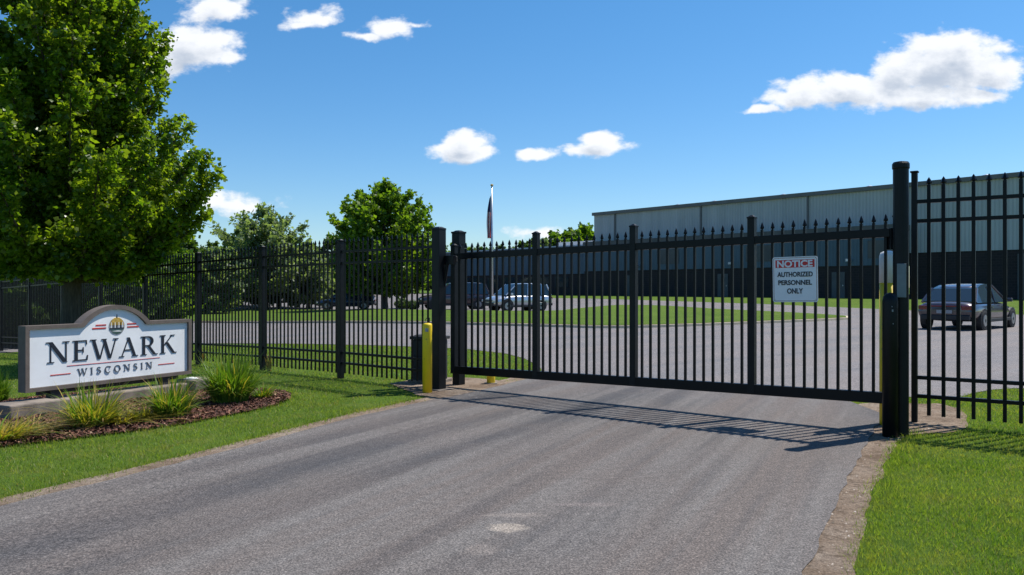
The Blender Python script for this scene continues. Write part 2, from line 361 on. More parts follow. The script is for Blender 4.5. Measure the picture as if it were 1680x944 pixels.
def drape(name, poly, m, off, skirt=0, build=True):
    bm = bmesh.new(); vs = [bm.verts.new((p[0], p[1], 0)) for p in poly]; bm.faces.new(vs)
    bmesh.ops.triangulate(bm, faces=bm.faces)
    xs = [p[0] for p in poly]; ys = [p[1] for p in poly]
    for lines, n in ((GX, (1, 0, 0)), (GY, (0, 1, 0))):
        lo, hi = (min(xs), max(xs)) if n[0] else (min(ys), max(ys))
        for c in lines:
            if lo < c < hi:
                bmesh.ops.bisect_plane(bm, geom=bm.verts[:]+bm.edges[:]+bm.faces[:], dist=1e-5, plane_co=(c*n[0], c*n[1], 0), plane_no=n)
    for v in bm.verts: v.co.z = zg(v.co.x, v.co.y) + off
    bmesh.ops.recalc_face_normals(bm, faces=bm.faces)
    for f in bm.faces:
        if f.normal.z < 0: f.normal_flip()
    if skirt:
        ed = [e for e in bm.edges if e.is_boundary]
        r = bmesh.ops.extrude_edge_only(bm, edges=ed)
        for v in r['geom']:
            if isinstance(v, bmesh.types.BMVert): v.co.z -= skirt
    me = bpy.data.meshes.new(name); bm.to_mesh(me); bm.free()
    return tag(link(name, me, m), kind='structure')
def wobble(pts, amp, step, seed=0):
    out = []
    for i in range(len(pts)-1):
        a, b = Vector(pts[i]), Vector(pts[i+1]); n = max(1, int((b-a).length/step))
        t = (b-a).normalized(); nn = Vector((-t.y, t.x))
        for k in range(n):
            p = a + (b-a)*k/n; d = mnoise.noise(Vector((p.x*2.3+seed, p.y*2.3, 0)))*amp + mnoise.noise(Vector((p.x*9+seed, p.y*9, 5)))*amp*.5
            out.append(tuple(p + nn*d))
    out.append(tuple(pts[-1])); return out
def smooth(pts, it=2):
    for _ in range(it):
        q = [pts[0]]
        for a, b in zip(pts[:-1], pts[1:]):
            q += [tuple(Vector(a)*.75+Vector(b)*.25), tuple(Vector(a)*.25+Vector(b)*.75)]
        q.append(pts[-1]); pts = q
    return pts
# driveway
GA, GB = Vector((-.87, 12.1)), Vector((3.95, 8.22))
GD = (GB-GA).normalized()
leftedge = [(-9.8, -7.5)] + [G(*p) for p in ((0, 833), (200, 785), (400, 735), (600, 682), (700, 660), (760, 648), (810, 637), (885, 617))]
rightedge = [G(*p) for p in ((1440, 700), (1418, 735), (1395, 780), (1370, 828), (1345, 880), (1325, 944))] + [(-4.2, -8)]
leftedge = [leftedge[0]] + [tuple(p) for p in leftedge[1:]]
patch = [G(*p) for p in ((888, 606), (878, 598), (860, 589), (830, 581), (760, 573), (600, 567), (330, 564))] + [(-22, 22.6), (-46, 24)]
drive_poly = wobble(leftedge, .035, .12) + [(4.45, 11.2), (4.35, 9.1)] + wobble(rightedge, .05, .12, 9)
drape('driveway', drive_poly, M['drive'], .014)
# dirt verge right: from asphalt edge to the lawn
vr_out = [G(*p) for p in ((1490, 708), (1462, 745), (1440, 800), (1420, 860), (1400, 944))] + [(-3.2, -8)]
vr_in = [(x-.25, y) for x, y in rightedge]
dl = wobble([(4.2, 9.3)] + [(4.75, 8.75), G(1500, 712)] + vr_out, .05, .1, 3)
drape('dirt_verge', dl + [(vr_in[-1][0], vr_in[-1][1])] + vr_in[::-1][1:], M['dirt'], .007)
pr = wobble(smooth([G(1494, 716), G(1540, 712), G(1585, 708), G(1592, 690), G(1575, 672), G(1540, 662), (5.3, 10.3), (4.3, 10.5), G(1494, 716)]), .06, .12, 5)
drape('dirt_patch', pr[:-1], M['dirt'], .009)
# dirt verge left (thin) and dirt by the left gate posts
lo = []
for i, p in enumerate(leftedge):
    wd = .22 if i < 5 else (.24 if i < 7 else .30)
    lo.append((p[0]-wd, p[1]+wd*.4))
drape('dirt_edge', wobble(lo, .05, .1, 2) + [(q[0]+.2, q[1]) for q in leftedge[::-1]], M['dirt'], .006)
pl = wobble(smooth([G(640, 630), G(690, 652), G(735, 655), G(800, 645), G(850, 630), G(800, 622), G(740, 620), G(680, 622), G(640, 630)]), .08, .12, 6)
drape('dirt_patch', pl[:-1], M['dirt'], .008)
# lot and ring road
lotfar = [G(*p) for p in ((1680, 517), (1500, 510), (1430, 507), (1245, 499), (1180, 497), (1060, 493), (975, 490.5), (905, 489.5))]
e = Vector(lotfar[0]) + FD*30
lot_poly = [(.5, 13.4), (3.3, 10.6), (4.45, 11.2)] + smooth([(4.9, 11.3), G(1560, 657), G(1610, 642), G(1680, 637), (11, 11.2)], 1) + [(45, 4), (58, 18), tuple(e)] + lotfar + [(0, 108), (-20, 112), (-49, 112), (-49, 24)] + patch[::-1][1:]
drape('parking_lot', lot_poly, M['lot'], .010)
isl = smooth([G(*p) for p in ((330, 530), (560, 531), (740, 533), (900, 537), (1000, 540), (1120, 537), (1240, 532), (1340, 528), (1412, 524), (1340, 518), (1245, 513), (1180, 510), (1110, 505), (1060, 503), (1000, 503), (950, 508), (905, 514), (800, 513), (690, 511.5), (600, 510), (480, 510), (330, 509))], 1)
isl = [(-46, 33)] + isl + [(-46, 52)]
drape('kerb', isl, M['kerb'], .11, .15)
c0 = Vector((sum(p[0] for p in isl)/len(isl), sum(p[1] for p in isl)/len(isl)))
ins = []
for i, p in enumerate(isl):
    a, b = Vector(isl[i-1]), Vector(isl[(i+1) % len(isl)]); t_ = (b-a).normalized(); ins.append(tuple(Vector(p) + Vector((-t_.y, t_.x))*.16))
drape('island_lawn', ins, M['lawn'], .125)
# mulch bed
bed = smooth([G(-140, 752), G(0, 735), G(130, 722), G(270, 703), G(380, 683), G(450, 668), G(482, 654), G(470, 644), G(430, 640), G(380, 640), (-5.4, 12.9), (-7.2, 11.2), (-9.5, 9.5), G(-140, 752)], 2)
drape('mulch_bed', wobble(bed, .03, .1, 8)[:-1], M['mulch'], .02)
def inpoly(p, poly):
    x, y = p; c = False; j = len(poly)-1
    for i in range(len(poly)):
        xi, yi = poly[i]; xj, yj = poly[j]
        if (yi > y) != (yj > y) and x < (xj-xi)*(y-yi)/(yj-yi)+xi: c = not c
        j = i
    return c
def inpoly_np(P, poly):
    x, y = P[:, 0], P[:, 1]; c = np.zeros(len(P), bool); j = len(poly)-1
    for i in range(len(poly)):
        xi, yi = poly[i]; xj, yj = poly[j]
        if yi != yj:
            c ^= ((yi > y) != (yj > y)) & (x < (xj-xi)*(y-yi)/(yj-yi)+xi)
        j = i
    return c
# mulch chips
rs = np.random.RandomState(3)
def bbox_sample(poly, n):
    a = np.array(poly); P = rs.rand(n, 2)*(a.max(0)-a.min(0))+a.min(0); return P[inpoly_np(P, poly)]
P = bbox_sample(bed, 34000); n = len(P)
zz = np.array([zg(*p) for p in P])+.03
ang = rs.rand(n)*6.28; ln = .012+rs.rand(n)*.024; wd = .004+rs.rand(n)*.007; tz = (rs.rand(n)-.5)*.03
dx, dy = np.cos(ang), np.sin(ang)
V = np.stack([np.stack([P[:,0]-dx*ln-dy*wd, P[:,1]-dy*ln+dx*wd, zz-tz], 1), np.stack([P[:,0]-dx*ln+dy*wd, P[:,1]-dy*ln-dx*wd, zz-tz+.006], 1),
              np.stack([P[:,0]+dx*ln+dy*wd, P[:,1]+dy*ln-dx*wd, zz+tz+.01], 1), np.stack([P[:,0]+dx*ln-dy*wd, P[:,1]+dy*ln+dx*wd, zz+tz], 1)], 1).reshape(-1, 3)
t = NT('mulch_chip'); gm = t.n.new('ShaderNodeNewGeometry'); mc = t.done(t.ramp(gm.outputs['Random Per Island'], [(0, (.022, .008, .005)), (.6, (.105, .036, .022)), (.92, (.20, .085, .050)), (1, (.36, .23, .15))]), .9)
tag(link('mulch_chips', fastmesh('mulch_chips', V, np.arange(4*n).reshape(-1, 4)), mc), kind='stuff')
# lawn grass blades
def blades(name, P, h0, h1, wscale, mat):
    n = len(P); z = np.array([zg(*p) for p in P]); d = np.hypot(P[:,0], P[:,1])
    pn = np.array([mnoise.noise(Vector((p[0]*1.1, p[1]*1.1, 3))) for p in P])
    h = (h0+rs.rand(n)*(h1-h0))*(1+.45*pn); wd = wscale*(.6+d*.16)*(.7+.6*rs.rand(n))
    a = rs.rand(n)*6.28; la = rs.rand(n)*6.28; le = rs.rand(n)*1.1*h
    bx, by = np.cos(a)*wd/2, np.sin(a)*wd/2
    z0 = z-.004
    V = np.stack([np.stack([P[:,0]-bx, P[:,1]-by, z0], 1), np.stack([P[:,0]+bx, P[:,1]+by, z0], 1),
                  np.stack([P[:,0]+np.cos(la)*le, P[:,1]+np.sin(la)*le, z0+h], 1)], 1).reshape(-1, 3)
    return tag(link(name, fastmesh(name, V, np.arange(3*n).reshape(-1, 3)), mat), kind='stuff')
def lawn_pts(x0, x1, y0, y1, dens, excl, keep=None, fall=7.):
    n = int((x1-x0)*(y1-y0)*dens); P = np.stack([x0+rs.rand(n)*(x1-x0), y0+rs.rand(n)*(y1-y0)], 1)
    d = np.hypot(P[:,0], P[:,1]); P = P[rs.rand(n) < np.minimum(1, (fall/np.maximum(d, .1))**1.6)]
    Q = P + rs.randn(len(P), 2)*.035
    for e_ in excl:
        k_ = ~inpoly_np(Q, e_); P = P[k_]; Q = Q[k_]
    # frame wedge with a generous margin for side views
    return P[np.abs(P[:,0]) < P[:,1]*.66+2.2]
dirtR = dl + [(vr_in[-1][0], vr_in[-1][1])] + vr_in[::-1][1:]
ex = [drive_poly, lot_poly, bed, pr, pl, dirtR]
dedge = lo + [(q[0]+.2, q[1]) for q in leftedge[::-1]]
P1 = lawn_pts(-16, 1.2, 3.0, 22.5, 3600, ex); P1 = P1[~inpoly_np(P1 + rs.randn(len(P1), 2)*.03, dedge) | (rs.rand(len(P1)) < .10)]; P2 = lawn_pts(1, 12, 2.6, 13, 7500, ex, fall=6)
thin = np.array([mnoise.noise(Vector((p[0]*.9, p[1]*.9, 9))) for p in P1]); P1 = P1[(thin < .25) | (rs.rand(len(P1)) < .45)]
blades('lawn_grass', P1, .016, .040, .0036, M['grass']); blades('lawn_grass', P2, .016, .042, .0032, M['grass'])
print('blades', len(P1), len(P2))
def fringe(pts, n, spread, name):                      # ragged longer grass along edges
    A = []
    for i in range(len(pts)-1):
        a, b = Vector(pts[i]), Vector(pts[i+1])
        for k in range(int((b-a).length*n)): p = a.lerp(b, rnd.random()); A.append((p.x+rnd.gauss(0, spread), p.y+rnd.gauss(0, spread)))
    return np.array(A)
fr = fringe([(p[0]-.22, p[1]+.10) for p in leftedge[1:6]], 420, .05, 'f'); fr2 = fringe([(p[0]+.06, p[1]) for p in vr_out[:-1]], 420, .06, 'f')
blades('lawn_grass', np.concatenate([fr, fr2, fringe([(p[0], p[1]) for p in bed[4:40]], 260, .04, 'f')]), .025, .060, .0038, M['grass'])
dry = foliage('dry_blade', (.20, .17, .05), (.30, .24, .09), (.42, .34, .16), .35, .7, 2)
Pd = np.concatenate([P1[rs.rand(len(P1)) < .05], P2[rs.rand(len(P2)) < .04]]); blades('dry_grass', Pd+.01, .018, .045, .0042, dry)
# loose gravel along the dirt verge
P = bbox_sample(dirtR, 45000); P = P[(P[:,1] > 2.5)]; n = len(P)
zz = np.array([zg(*p) for p in P])+.008; s_ = .003+rs.rand(n)**4*.010; a = rs.rand(n)*6.28
tet = []
for k in range(3): tet.append(np.stack([P[:,0]+np.cos(a+k*2.09)*s_, P[:,1]+np.sin(a+k*2.09)*s_*.8, zz], 1))
tet.append(np.stack([P[:,0], P[:,1], zz+s_*.8], 1)); V = np.stack(tet, 1).reshape(-1, 3)
o_ = np.arange(n)[:, None]*4; T = np.concatenate([o_+np.array([[0,1,3]]), o_+np.array([[1,2,3]]), o_+np.array([[2,0,3]])])
t = NT('pebble'); gm = t.n.new('ShaderNodeNewGeometry'); mp = t.done(t.ramp(gm.outputs['Random Per Island'], [(0, (.10, .08, .06)), (.6, (.28, .22, .17)), (1, (.5, .45, .4))]), .9)
tag(link('gravel', fastmesh('gravel', V, T), mp), kind='stuff')
# ------------------------------------------------------------------ warehouse
def facade_pt(s, out=0): p = FA + FD*s + FNr*out; return p
BR = math.atan2(FD.y, FD.x)
bld = empty('warehouse', (FA.x, FA.y, .6), BR)         # local x along the facade, local -y towards camera (checked below)
sgn = -1 if (Matrix.Rotation(BR, 2) @ Vector((0, -1))).dot(FNr) > 0 else 1
def bbx(x0, x1, out0, out1, z0, z1, name, m, parent, bevel=0):
    mb = MB(); y0, y1 = sgn*out0, sgn*out1; mb.box(((x0+x1)/2, (y0+y1)/2, (z0+z1)/2), (x1-x0, abs(y1-y0), z1-z0)); return mb.build(name, m, parent, bevel=bevel)
tag(bld, 'long pale corrugated metal warehouse with dark brick base beyond the parking lot', 'warehouse')
LB = 60; SPL = 33.5                                     # split where the lower bay ends
bbx(0, LB, -40, 0, 3.6, 8.75, 'metal_wall', M['metalwall'], bld)
bbx(-.15, LB+.15, -40.2, .22, 8.75, 9.08, 'roof_trim', M['rooftrim'], bld)
bbx(SPL, LB, -39.5, -.05, -1.5, 3.6, 'brick_base', M['brick'], bld)
bbx(-.02, SPL, .02, 1.6, 2.65, 5.35, 'blue_metal_wall', M['bluewall'], bld)
bbx(-.05, SPL+.05, -.04, 1.75, 5.35, 5.8, 'fascia', M['fascia'], bld)
bbx(0, SPL-.02, .03, 1.52, -1.5, 2.65, 'brick_base', M['brick'], bld)
for x in (6, 17, 28):
    d = bbx(x, x+1.1, 1.5, 1.60, 0, 2.15, 'door', M['fascia'], bld)
    bbx(x+.95, x+1.0, 1.60, 1.66, 1.0, 1.12, 'handle', M['alu'], d)
for x in (41, 50): bbx(x, x+3.2, -.07, .05, 0, 3.3, 'loading_door', M['fascia'], bld)
for x in (3, 14, 25, 36, 47): bbx(x, x+.12, .01, .14, 5.85 if x < SPL else .1, 8.75, 'downpipe', M['rooftrim'], bld)
for x in (7.5, 18.5, 29.5, 42.6, 51.6): bbx(x-.2, x+.2, 1.5 if x < SPL else 0, 1.85 if x < SPL else .3, 3.0 if x < SPL else 4.1, 3.2 if x < SPL else 4.35, 'wall_light', M['alu'], bld)
for x in (10, 20, 31): bbx(x, x+2.6, 1.58, 1.64, 3.2, 4.6, 'louvre', M['fascia'], bld)
for x in (9, 13.5, 21, 29, 38): 
    mb = MB(); mb.lathe((x, -sgn*3.0, 9.05), [(.25, 0), (.25, .25), (.36, .28), (.3, .42), (.05, .5)], 10); mb.build('roof_vent', M['alu'], bld)
# low wing
wing = empty('office_wing', (FA.x, FA.y, .6), BR)
tag(wing, 'low dark office wing with pale flat roof left of the warehouse', 'office building')
bbx(-27, -.1, -16, 1.2, 2.4, 5.1, 'upper_wall', M['bluewall'], wing)
bbx(-27, -.1, -15.9, 1.12, -1.5, 2.4, 'brick_base', M['brick'], wing)
bbx(-27.2, -.1, -16.2, 1.5, 5.1, 5.45, 'roof_edge', M['fascia'], wing)
bbx(-26.6, -.4, -15.5, .8, 5.45, 5.62, 'roof', M['roofpale'], wing)
bbx(-9, -.4, -14, -3, 5.62, 6.3, 'roof_unit', M['roofpale'], wing)
for x in np.arange(-26, -2, 3.0):
    f = bbx(x, x+2.2, 1.13, 1.19, .9, 2.1, 'window', M['glass'], wing)

# ------------------------------------------------------------------ trees
def make_tree_meshes(name, seed, H, z0, prof, nl, twigs, leaves, lsize, trunk_r, up=.9, droop=.0, squash=1.0, lobes=0.25, tight=1.0):
    r = random.Random(seed); rn = np.random.RandomState(seed)
    mb = MB(); pts = [(0, 0, -.3)]; lean = (r.uniform(-.02, .02), r.uniform(-.02, .02))
    nseg = 8
    for i in range(nseg+1):
        z = H*.93*i/nseg; pts.append((lean[0]*z+.05*math.sin(z*1.1+seed), lean[1]*z+.05*math.cos(z*.9+seed), z))
    rad = [trunk_r*1.35]+[trunk_r*(1.15 if i == 0 else 1)*(1-i/nseg)**.8+.015 for i in range(nseg+1)]
    mb.tube(pts, rad, 10)
    C = []; 
    for i in range(nl):
        f = (i+.5)/nl; hz = z0+(H-z0)*(f**1.05)*.96; az = i*2.39996+r.uniform(-.35, .35)
        Rr = prof(min(.999, (hz-z0)/(H-z0)+.12))*r.uniform(1-lobes, 1+lobes*.45)
        st = max(z0*.85, hz-Rr*up*.55); a0 = Vector((lean[0]*st, lean[1]*st, st))
        end = Vector((math.cos(az)*Rr, math.sin(az)*Rr, hz+(Rr*up*.45 if f < .9 else .2)))
        if f > .93: end = Vector((math.cos(az)*Rr*.5, math.sin(az)*Rr*.5, min(H, hz+.5)))
        P = []
        for k in range(6):
            t_ = k/5; p = a0.lerp(end, t_); p.z += -up*.18*Rr*math.sin(t_*math.pi) - droop*t_*t_; P.append(p)
        mb.tube(P, [max(.008, trunk_r*.30*(1-k/5)**.9*(1.1-f*.6))+.006 for k in range(6)], 5, cap=False)
        nt_ = max(3, int(twigs*(.4+Rr/3)))
        for j in range(nt_):
            t_ = .22+.78*(j+r.random())/nt_; k = min(4, int(t_*5)); b0 = P[k].lerp(P[k+1], t_*5-k)
            d = (P[k+1]-P[k]).normalized(); side = Vector((-math.sin(az), math.cos(az), 0))*r.choice((-1, 1))*r.uniform(.3, 1.1)
            dd = (d*r.uniform(.5, 1.1)+side+Vector((0, 0, r.uniform(-.25, .75)))).normalized()
            tl = (.28+.20*Rr)*r.uniform(.5, 1.15)*(1.25-t_*.75)
            b1 = b0+dd*tl
            if j % 2 == 0: mb.tube([b0, b0.lerp(b1, .6)], [.010, .004], 3, cap=False)
            C.append((b0, b1, tl))
    trunk = mb
    nC = len(C); A = np.array([c[0] for c in C]); B = np.array([c[1] for c in C]); TL = np.array([c[2] for c in C])
    pk = TL/TL.sum(); idx = rn.choice(nC, leaves, p=pk); tt = rn.rand(leaves)**.7
    base = A[idx]*(1-tt[:, None])+B[idx]*tt[:, None]+rn.randn(leaves, 3)*(tight*(.09+.05*TL[idx]))[:, None]*np.array([1, 1, squash])
    # leaf frames
    nrm = rn.randn(leaves, 3)*.75+np.array([0, 0, .55]); nrm /= np.linalg.norm(nrm, axis=1)[:, None]
    outw = B[idx]-A[idx]; outw = outw/np.linalg.norm(outw, axis=1)[:, None]+rn.randn(leaves, 3)*.6+np.array([0, 0, -.35])
    ax = outw-nrm*(outw*nrm).sum(1)[:, None]; ax /= np.linalg.norm(ax, axis=1)[:, None]+1e-9
    bx = np.cross(nrm, ax); s = lsize*(.42+1.0*rn.rand(leaves))[:, None]
    p0 = base; p2 = base+ax*s*1.05-nrm*s*.12; p1 = base+ax*s*.42+bx*s*.52-nrm*s*.1; p3 = base+ax*s*.42-bx*s*.52-nrm*s*.1
    V = np.stack([p0, p1, p2, p3], 1).reshape(-1, 3); o = np.arange(leaves)[:, None]*4
    T = np.concatenate([o+np.array([[0, 1, 2]]), o+np.array([[0, 2, 3]])])
    return trunk, fastmesh(name, V, T)
def tree(name, seed, loc, label, leafmat, group=None, rz=0, scale=1, cat='tree', **kw):
    tr, crown = make_tree_meshes('crown', seed, **kw)
    root = empty(name, loc, rz); root.scale = (scale,)*3
    tr.build('trunk', M['bark'], root, smooth=True); link('crown', crown, leafmat, root)
    tag(root, label, cat, group); return root
def prof_maple(t): return 3.12*(1-min(.999, max(0, t)))**.86+.12
def prof_round(t): return 4.15*max(.04, 1-abs((t-.36)/.68)**2.6)**.5
def prof_wide(t): return 4.2*math.sqrt(max(.04, 1-((t-.35)/.68)**2))
tx, ty = -9.35, 17.0
tree('maple_tree', 11, (tx, ty, zg(tx, ty)), 'large bright green maple filling the left behind the town sign', M['leaf'], H=13.4, z0=2.15, prof=prof_maple, nl=150, twigs=18, leaves=195000, lsize=.088, trunk_r=.18, up=1.0, lobes=.26, tight=.62, droop=.12)
x, y = G(631, 508); 
tree('maple_tree', 21, (x, y, .12+zg(x, y)), 'round leafy green tree on the lawn island left of the flagpole', M['leaf2'], H=9.7, z0=1.25, prof=prof_round, nl=80, twigs=14, leaves=42000, lsize=.25, trunk_r=.22, up=.55, lobes=.18)
x, y = -21.5, 70.
greyt = tree('leafy_tree', 33, (x, y, zg(x, y)), 'grey-green tree with uneven crown between the big maple and round tree', M['leaf3'], H=9.0, z0=1.6, prof=prof_wide, nl=60, twigs=12, leaves=20000, lsize=.26, trunk_r=.22, up=.6, lobes=.4)
# background trees beyond the lot, three kinds
def kind(seed, m, H, prof, z0=.8, n=9000): return tree('background_tree', seed, (0, 0, 0), 'x', m, H=H, z0=z0, prof=prof, nl=38, twigs=9, leaves=n, lsize=.38, trunk_r=.22, up=.5, lobes=.45)
protos = [kind(41, M['leafdark'], 8.5, prof_wide), kind(42, M['leaf3'], 8.0, prof_wide), kind(43, M['leaf2'], 8.2, prof_round)]
GRP = 'trees in the belt beyond the parking lot'
desc = ['dark green bushy tree', 'grey-green spreading tree', 'mid green rounded tree']
# px, distance, scale, kind, where
spots = [(-20, 29, .62, 0, 'low at the left edge close behind the black fence'), (55, 28.5, .50, 2, 'low behind the fence above the town sign left end'), (150, 28, .52, 0, 'low crown behind the fence just right of the maple trunk'),
 (-60, 40, .62, 0, 'outside the left edge behind the black fence'), (30, 44, .60, 0, 'at the left edge behind the black fence'), (95, 52, .72, 0, 'hidden behind the big maple trunk'),
 (165, 40, .50, 2, 'right of the big maple trunk through the fence'), (215, 58, .75, 0, 'behind the fence above the right end of the town sign'), (262, 46, .55, 2, 'bright crown behind the fence right of the town sign'),
 (300, 66, .78, 0, 'behind the second fence post right of the sign'), (352, 60, .62, 1, 'low crown right under the edge of the big maple'), (395, 78, .88, 0, 'behind the left of the grey-green tree'),
 (458, 74, .80, 0, 'behind the right of the grey-green tree'), (505, 72, .74, 1, 'just left of the dark blue parked car'), (545, 100, .9, 0, 'between the dark blue car and the round tree'),
 (590, 110, .95, 0, 'directly behind the left half of the round tree'), (665, 112, .95, 0, 'directly behind the right half of the round tree'), (715, 118, .9, 0, 'behind the left gate post'),
 (752, 126, .95, 2, 'right of the capped gate post'), (785, 128, .85, 0, 'behind the foot of the flagpole'), (822, 140, .95, 0, 'above the roof of the low office wing at its left end'), (858, 150, 1.1, 0, 'above the middle of the office wing roof'),
 (892, 155, 1.25, 1, 'above the office wing roof right of its middle'), (926, 160, 1.42, 2, 'above the office wing roof near the warehouse'), (958, 158, 1.58, 2, 'tallest crown at the warehouse corner'), (992, 162, 1.5, 2, 'half hidden by the warehouse corner'),
 (838, 170, 1.1, 2, 'far back between the office wing trees, farthest left'), (875, 172, 1.3, 0, 'far back over the office wing, left of its roof unit'), (908, 176, 1.52, 0, 'far back over the office wing roof unit'), (942, 178, 1.72, 1, 'far back just left of the warehouse corner'), (772, 150, .95, 0, 'far back right of the capped gate post'), (803, 152, .98, 2, 'far back right behind the flagpole'),
 (480, 130, 1.0, 0, 'far back between the grey-green and round trees'), (430, 120, .95, 0, 'far back behind the grey-green tree'), (350, 110, .9, 0, 'far back under the maple branches'), (140, 95, .9, 0, 'far back behind the town sign')]
first = [True]*3
for (px, Y, s, k, where) in spots:
    o = protos[k] if first[k] else copy_tree(protos[k]); first[k] = False
    X = (px-840)/F*Y; o.location = (X, Y, zg(X, Y)-.05); o.scale = (s*1.08, s*1.08, s); o.rotation_euler = (0, 0, rnd.uniform(0, 6.28))
    tag(o, desc[k]+' '+where, 'tree', GRP)
# shrubs on the island under the round tree
def shrub(px, py, s, label, seed):
    x, y = G(px, py); n = 1800; rn = np.random.RandomState(seed)
    d = rn.randn(n, 3); d /= np.linalg.norm(d, axis=1)[:, None]; rr = (.55+.45*rn.rand(n))[:, None]
    c = d*rr*np.array([.8, .7, .5])*s+np.array([0, 0, .45*s]); c[:, 2] = np.abs(c[:, 2])
    a = rn.randn(n, 3); a /= np.linalg.norm(a, axis=1)[:, None]; b = np.cross(a, d); b /= np.linalg.norm(b, axis=1)[:, None]
    V = np.stack([c, c+a*.11, c+b*.10], 1).reshape(-1, 3)
    r_ = empty('shrub', (x, y, zg(x, y)+.12)); link('foliage', fastmesh('foliage', V, np.arange(3*n).reshape(-1, 3)), M['leafdark'], r_)
    mb = MB()
    for k in range(5): mb.tube([(0, 0, -.1), (.3*s*math.cos(k*1.3), .3*s*math.sin(k*1.3), .5*s)], [.03, .015], 5)
    mb.build('stem', M['bark'], r_); tag(r_, label, 'shrub', 'low shrubs near the round tree')
shrub(660, 509, .75, 'low dark shrub just right of the round tree trunk', 1); shrub(677, 510, .6, 'smaller low shrub left of the maroon car', 2)

# ------------------------------------------------------------------ fences and gate
def picket_mb(w, z0, z1, spear=True):
    mb = MB(); zt = z1-.075
    mb.box((0, 0, (z0+zt)/2), (w, w, zt-z0))
    if spear:
        k = w*.5
        prof = [(k*.75, zt), (k*.75, zt+.008), (k*1.6, zt+.014), (k*1.75, zt+.026), (k*1.0, zt+.060), (.001, z1+.012)]
        mb.lathe((0, 0, 0), prof, 6)
    return mb
def make_fence(name, p0, direc, nodes, zof, rails, w, tip, bot, perpanel, rail, label, posth, postw, last, firstpost=True, maxp=100, postlast=True):
    root = empty(name, (p0.x, p0.y, 0), math.atan2(direc.y, direc.x)); tag(root, label, 'fence')
    protos = []; allp = []
    def zl(s): p = p0+direc*s; return zof(p.x, p.y)
    pk = picket_mb(w, bot, tip).build('picket', M['black'], root); used = False; cnt = 0; rest = MB()
    for i in range(len(nodes)-1):
        a, b = nodes[i], nodes[i+1]; za, zb = zl(a), zl(b)
        for rz in rails:
            mb = MB(); h = rail/2; wy = w/2+.009
            mb.add([(a, -wy, za+rz-h), (b, -wy, zb+rz-h), (b, wy, zb+rz-h), (a, wy, za+rz-h), (a, -wy, za+rz+h), (b, -wy, zb+rz+h), (b, wy, zb+rz+h), (a, wy, za+rz+h)],
                   [(3,2,1,0),(4,5,6,7),(0,1,5,4),(1,2,6,5),(2,3,7,6),(3,0,4,7)]); mb.build('rail', M['black'], root)
        n = perpanel
        for k in range(n):
            s = a+(b-a)*(k+1)/(n+1); z = za+(zb-za)*(k+1)/(n+1)
            if cnt < maxp:
                o = pk if not used else pk.copy()
                if used: col.objects.link(o)
                used = True; o.parent = root; o.location = (s, 0, z+rnd.uniform(-.004, .004)); cnt += 1
            else:
                q = picket_mb(w, bot, tip); rest.add([(x+s, y, zz_+z) for x, y, zz_ in q.v], q.f)
        if i < len(nodes)-2 or postlast:
            mb = MB(); mb.box((b, 0, zb+posth/2-.15), (postw, postw, posth+.3)); mb.box((b, 0, zb+posth+.012), (postw+.02, postw+.02, .02)); mb.box((b, 0, zb+posth+.03), (postw*.9, postw*.9, .02), 0, .4)
            mb.build('post', M['blackpost'], root, bevel=.004)
    if firstpost:
        a = nodes[0]; za = zl(a); h = posth if firstpost is True else firstpost
        mb = MB(); mb.box((a, 0, za+h/2-.15), (postw, postw, h+.3)); mb.box((a, 0, za+h+.012), (postw+.02, postw+.02, .02)); mb.build('post', M['blackpost'], root, bevel=.004)
    if rest.v: tag(rest.build('pickets', M['black'], root), kind='stuff')
    return root
LP0 = Vector((-1.07, 11.77)); LDir = Vector((-.753, .657)).normalized()
make_fence('ornamental_fence', LP0, LDir, [.0, 2.35, 4.7, 7.1, 9.5, 11.9, 14.3, 16.7, 19.1, 21.5, 23.9, 26.3], zg, (2.1, 1.91, .43, .26), .022, 2.31, .09, 19, .036,
           'long black spear-topped metal fence running left of the gate behind the sign', 2.27, .085, None, firstpost=False)
RP0 = Vector((4.47, 8.92)); RDir = Vector((.809, -.587)).normalized()
make_fence('ornamental_fence', RP0, RDir, [0, 2.43, 4.86], lambda x, y: 0, (2.45, 2.235, .505, .30), .036, 2.70, .09, 16, .040,
           'black spear-topped metal fence right of the tall gate post', 2.77, .06, None, firstpost=2.77)
# gate
gl = (GB-GA).length; gate = empty('sliding_gate', (GA.x, GA.y, 0), math.atan2(GD.y, GD.x))
tag(gate, 'wide black cantilever gate of spear pickets across the driveway', 'gate')
tl = .1/gl
def slant(name, x0, x1, zc, h, wy, m=M['black']):
    mb = MB(); v = []
    for dz in (-h/2, h/2):
        for x, y in ((x0, -wy), (x1, -wy), (x1, wy), (x0, wy)): v.append((x, y, zc+dz+tl*x))
    mb.add(v, [(3,2,1,0),(4,5,6,7),(0,1,5,4),(1,2,6,5),(2,3,7,6),(3,0,4,7)]); return mb.build(name, m, gate, bevel=.004)
slant('top_rail', .03, gl-.03, 1.965, .088, .032); slant('bottom_rail', .0, gl-.03, .262, .115, .036)
for i in range(5):
    x = i*gl/4; z = tl*x; ht = 2.215 if i not in (0, 4) else 2.12; x = max(-.02, min(gl+.03, x))
    mb = MB(); mb.box((x, 0, z+(ht+.21)/2), (.082, .080, ht-.21)); mb.box((x, 0, z+ht+.008), (.094, .094, .018)); mb.box((x, 0, z+ht+.028), (.08, .08, .022), 0, .3)
    mb.build('stile', M['blackpost'], gate, bevel=.004)
pk = picket_mb(.027, .30, 2.15).build('picket', M['black'], gate); used = False
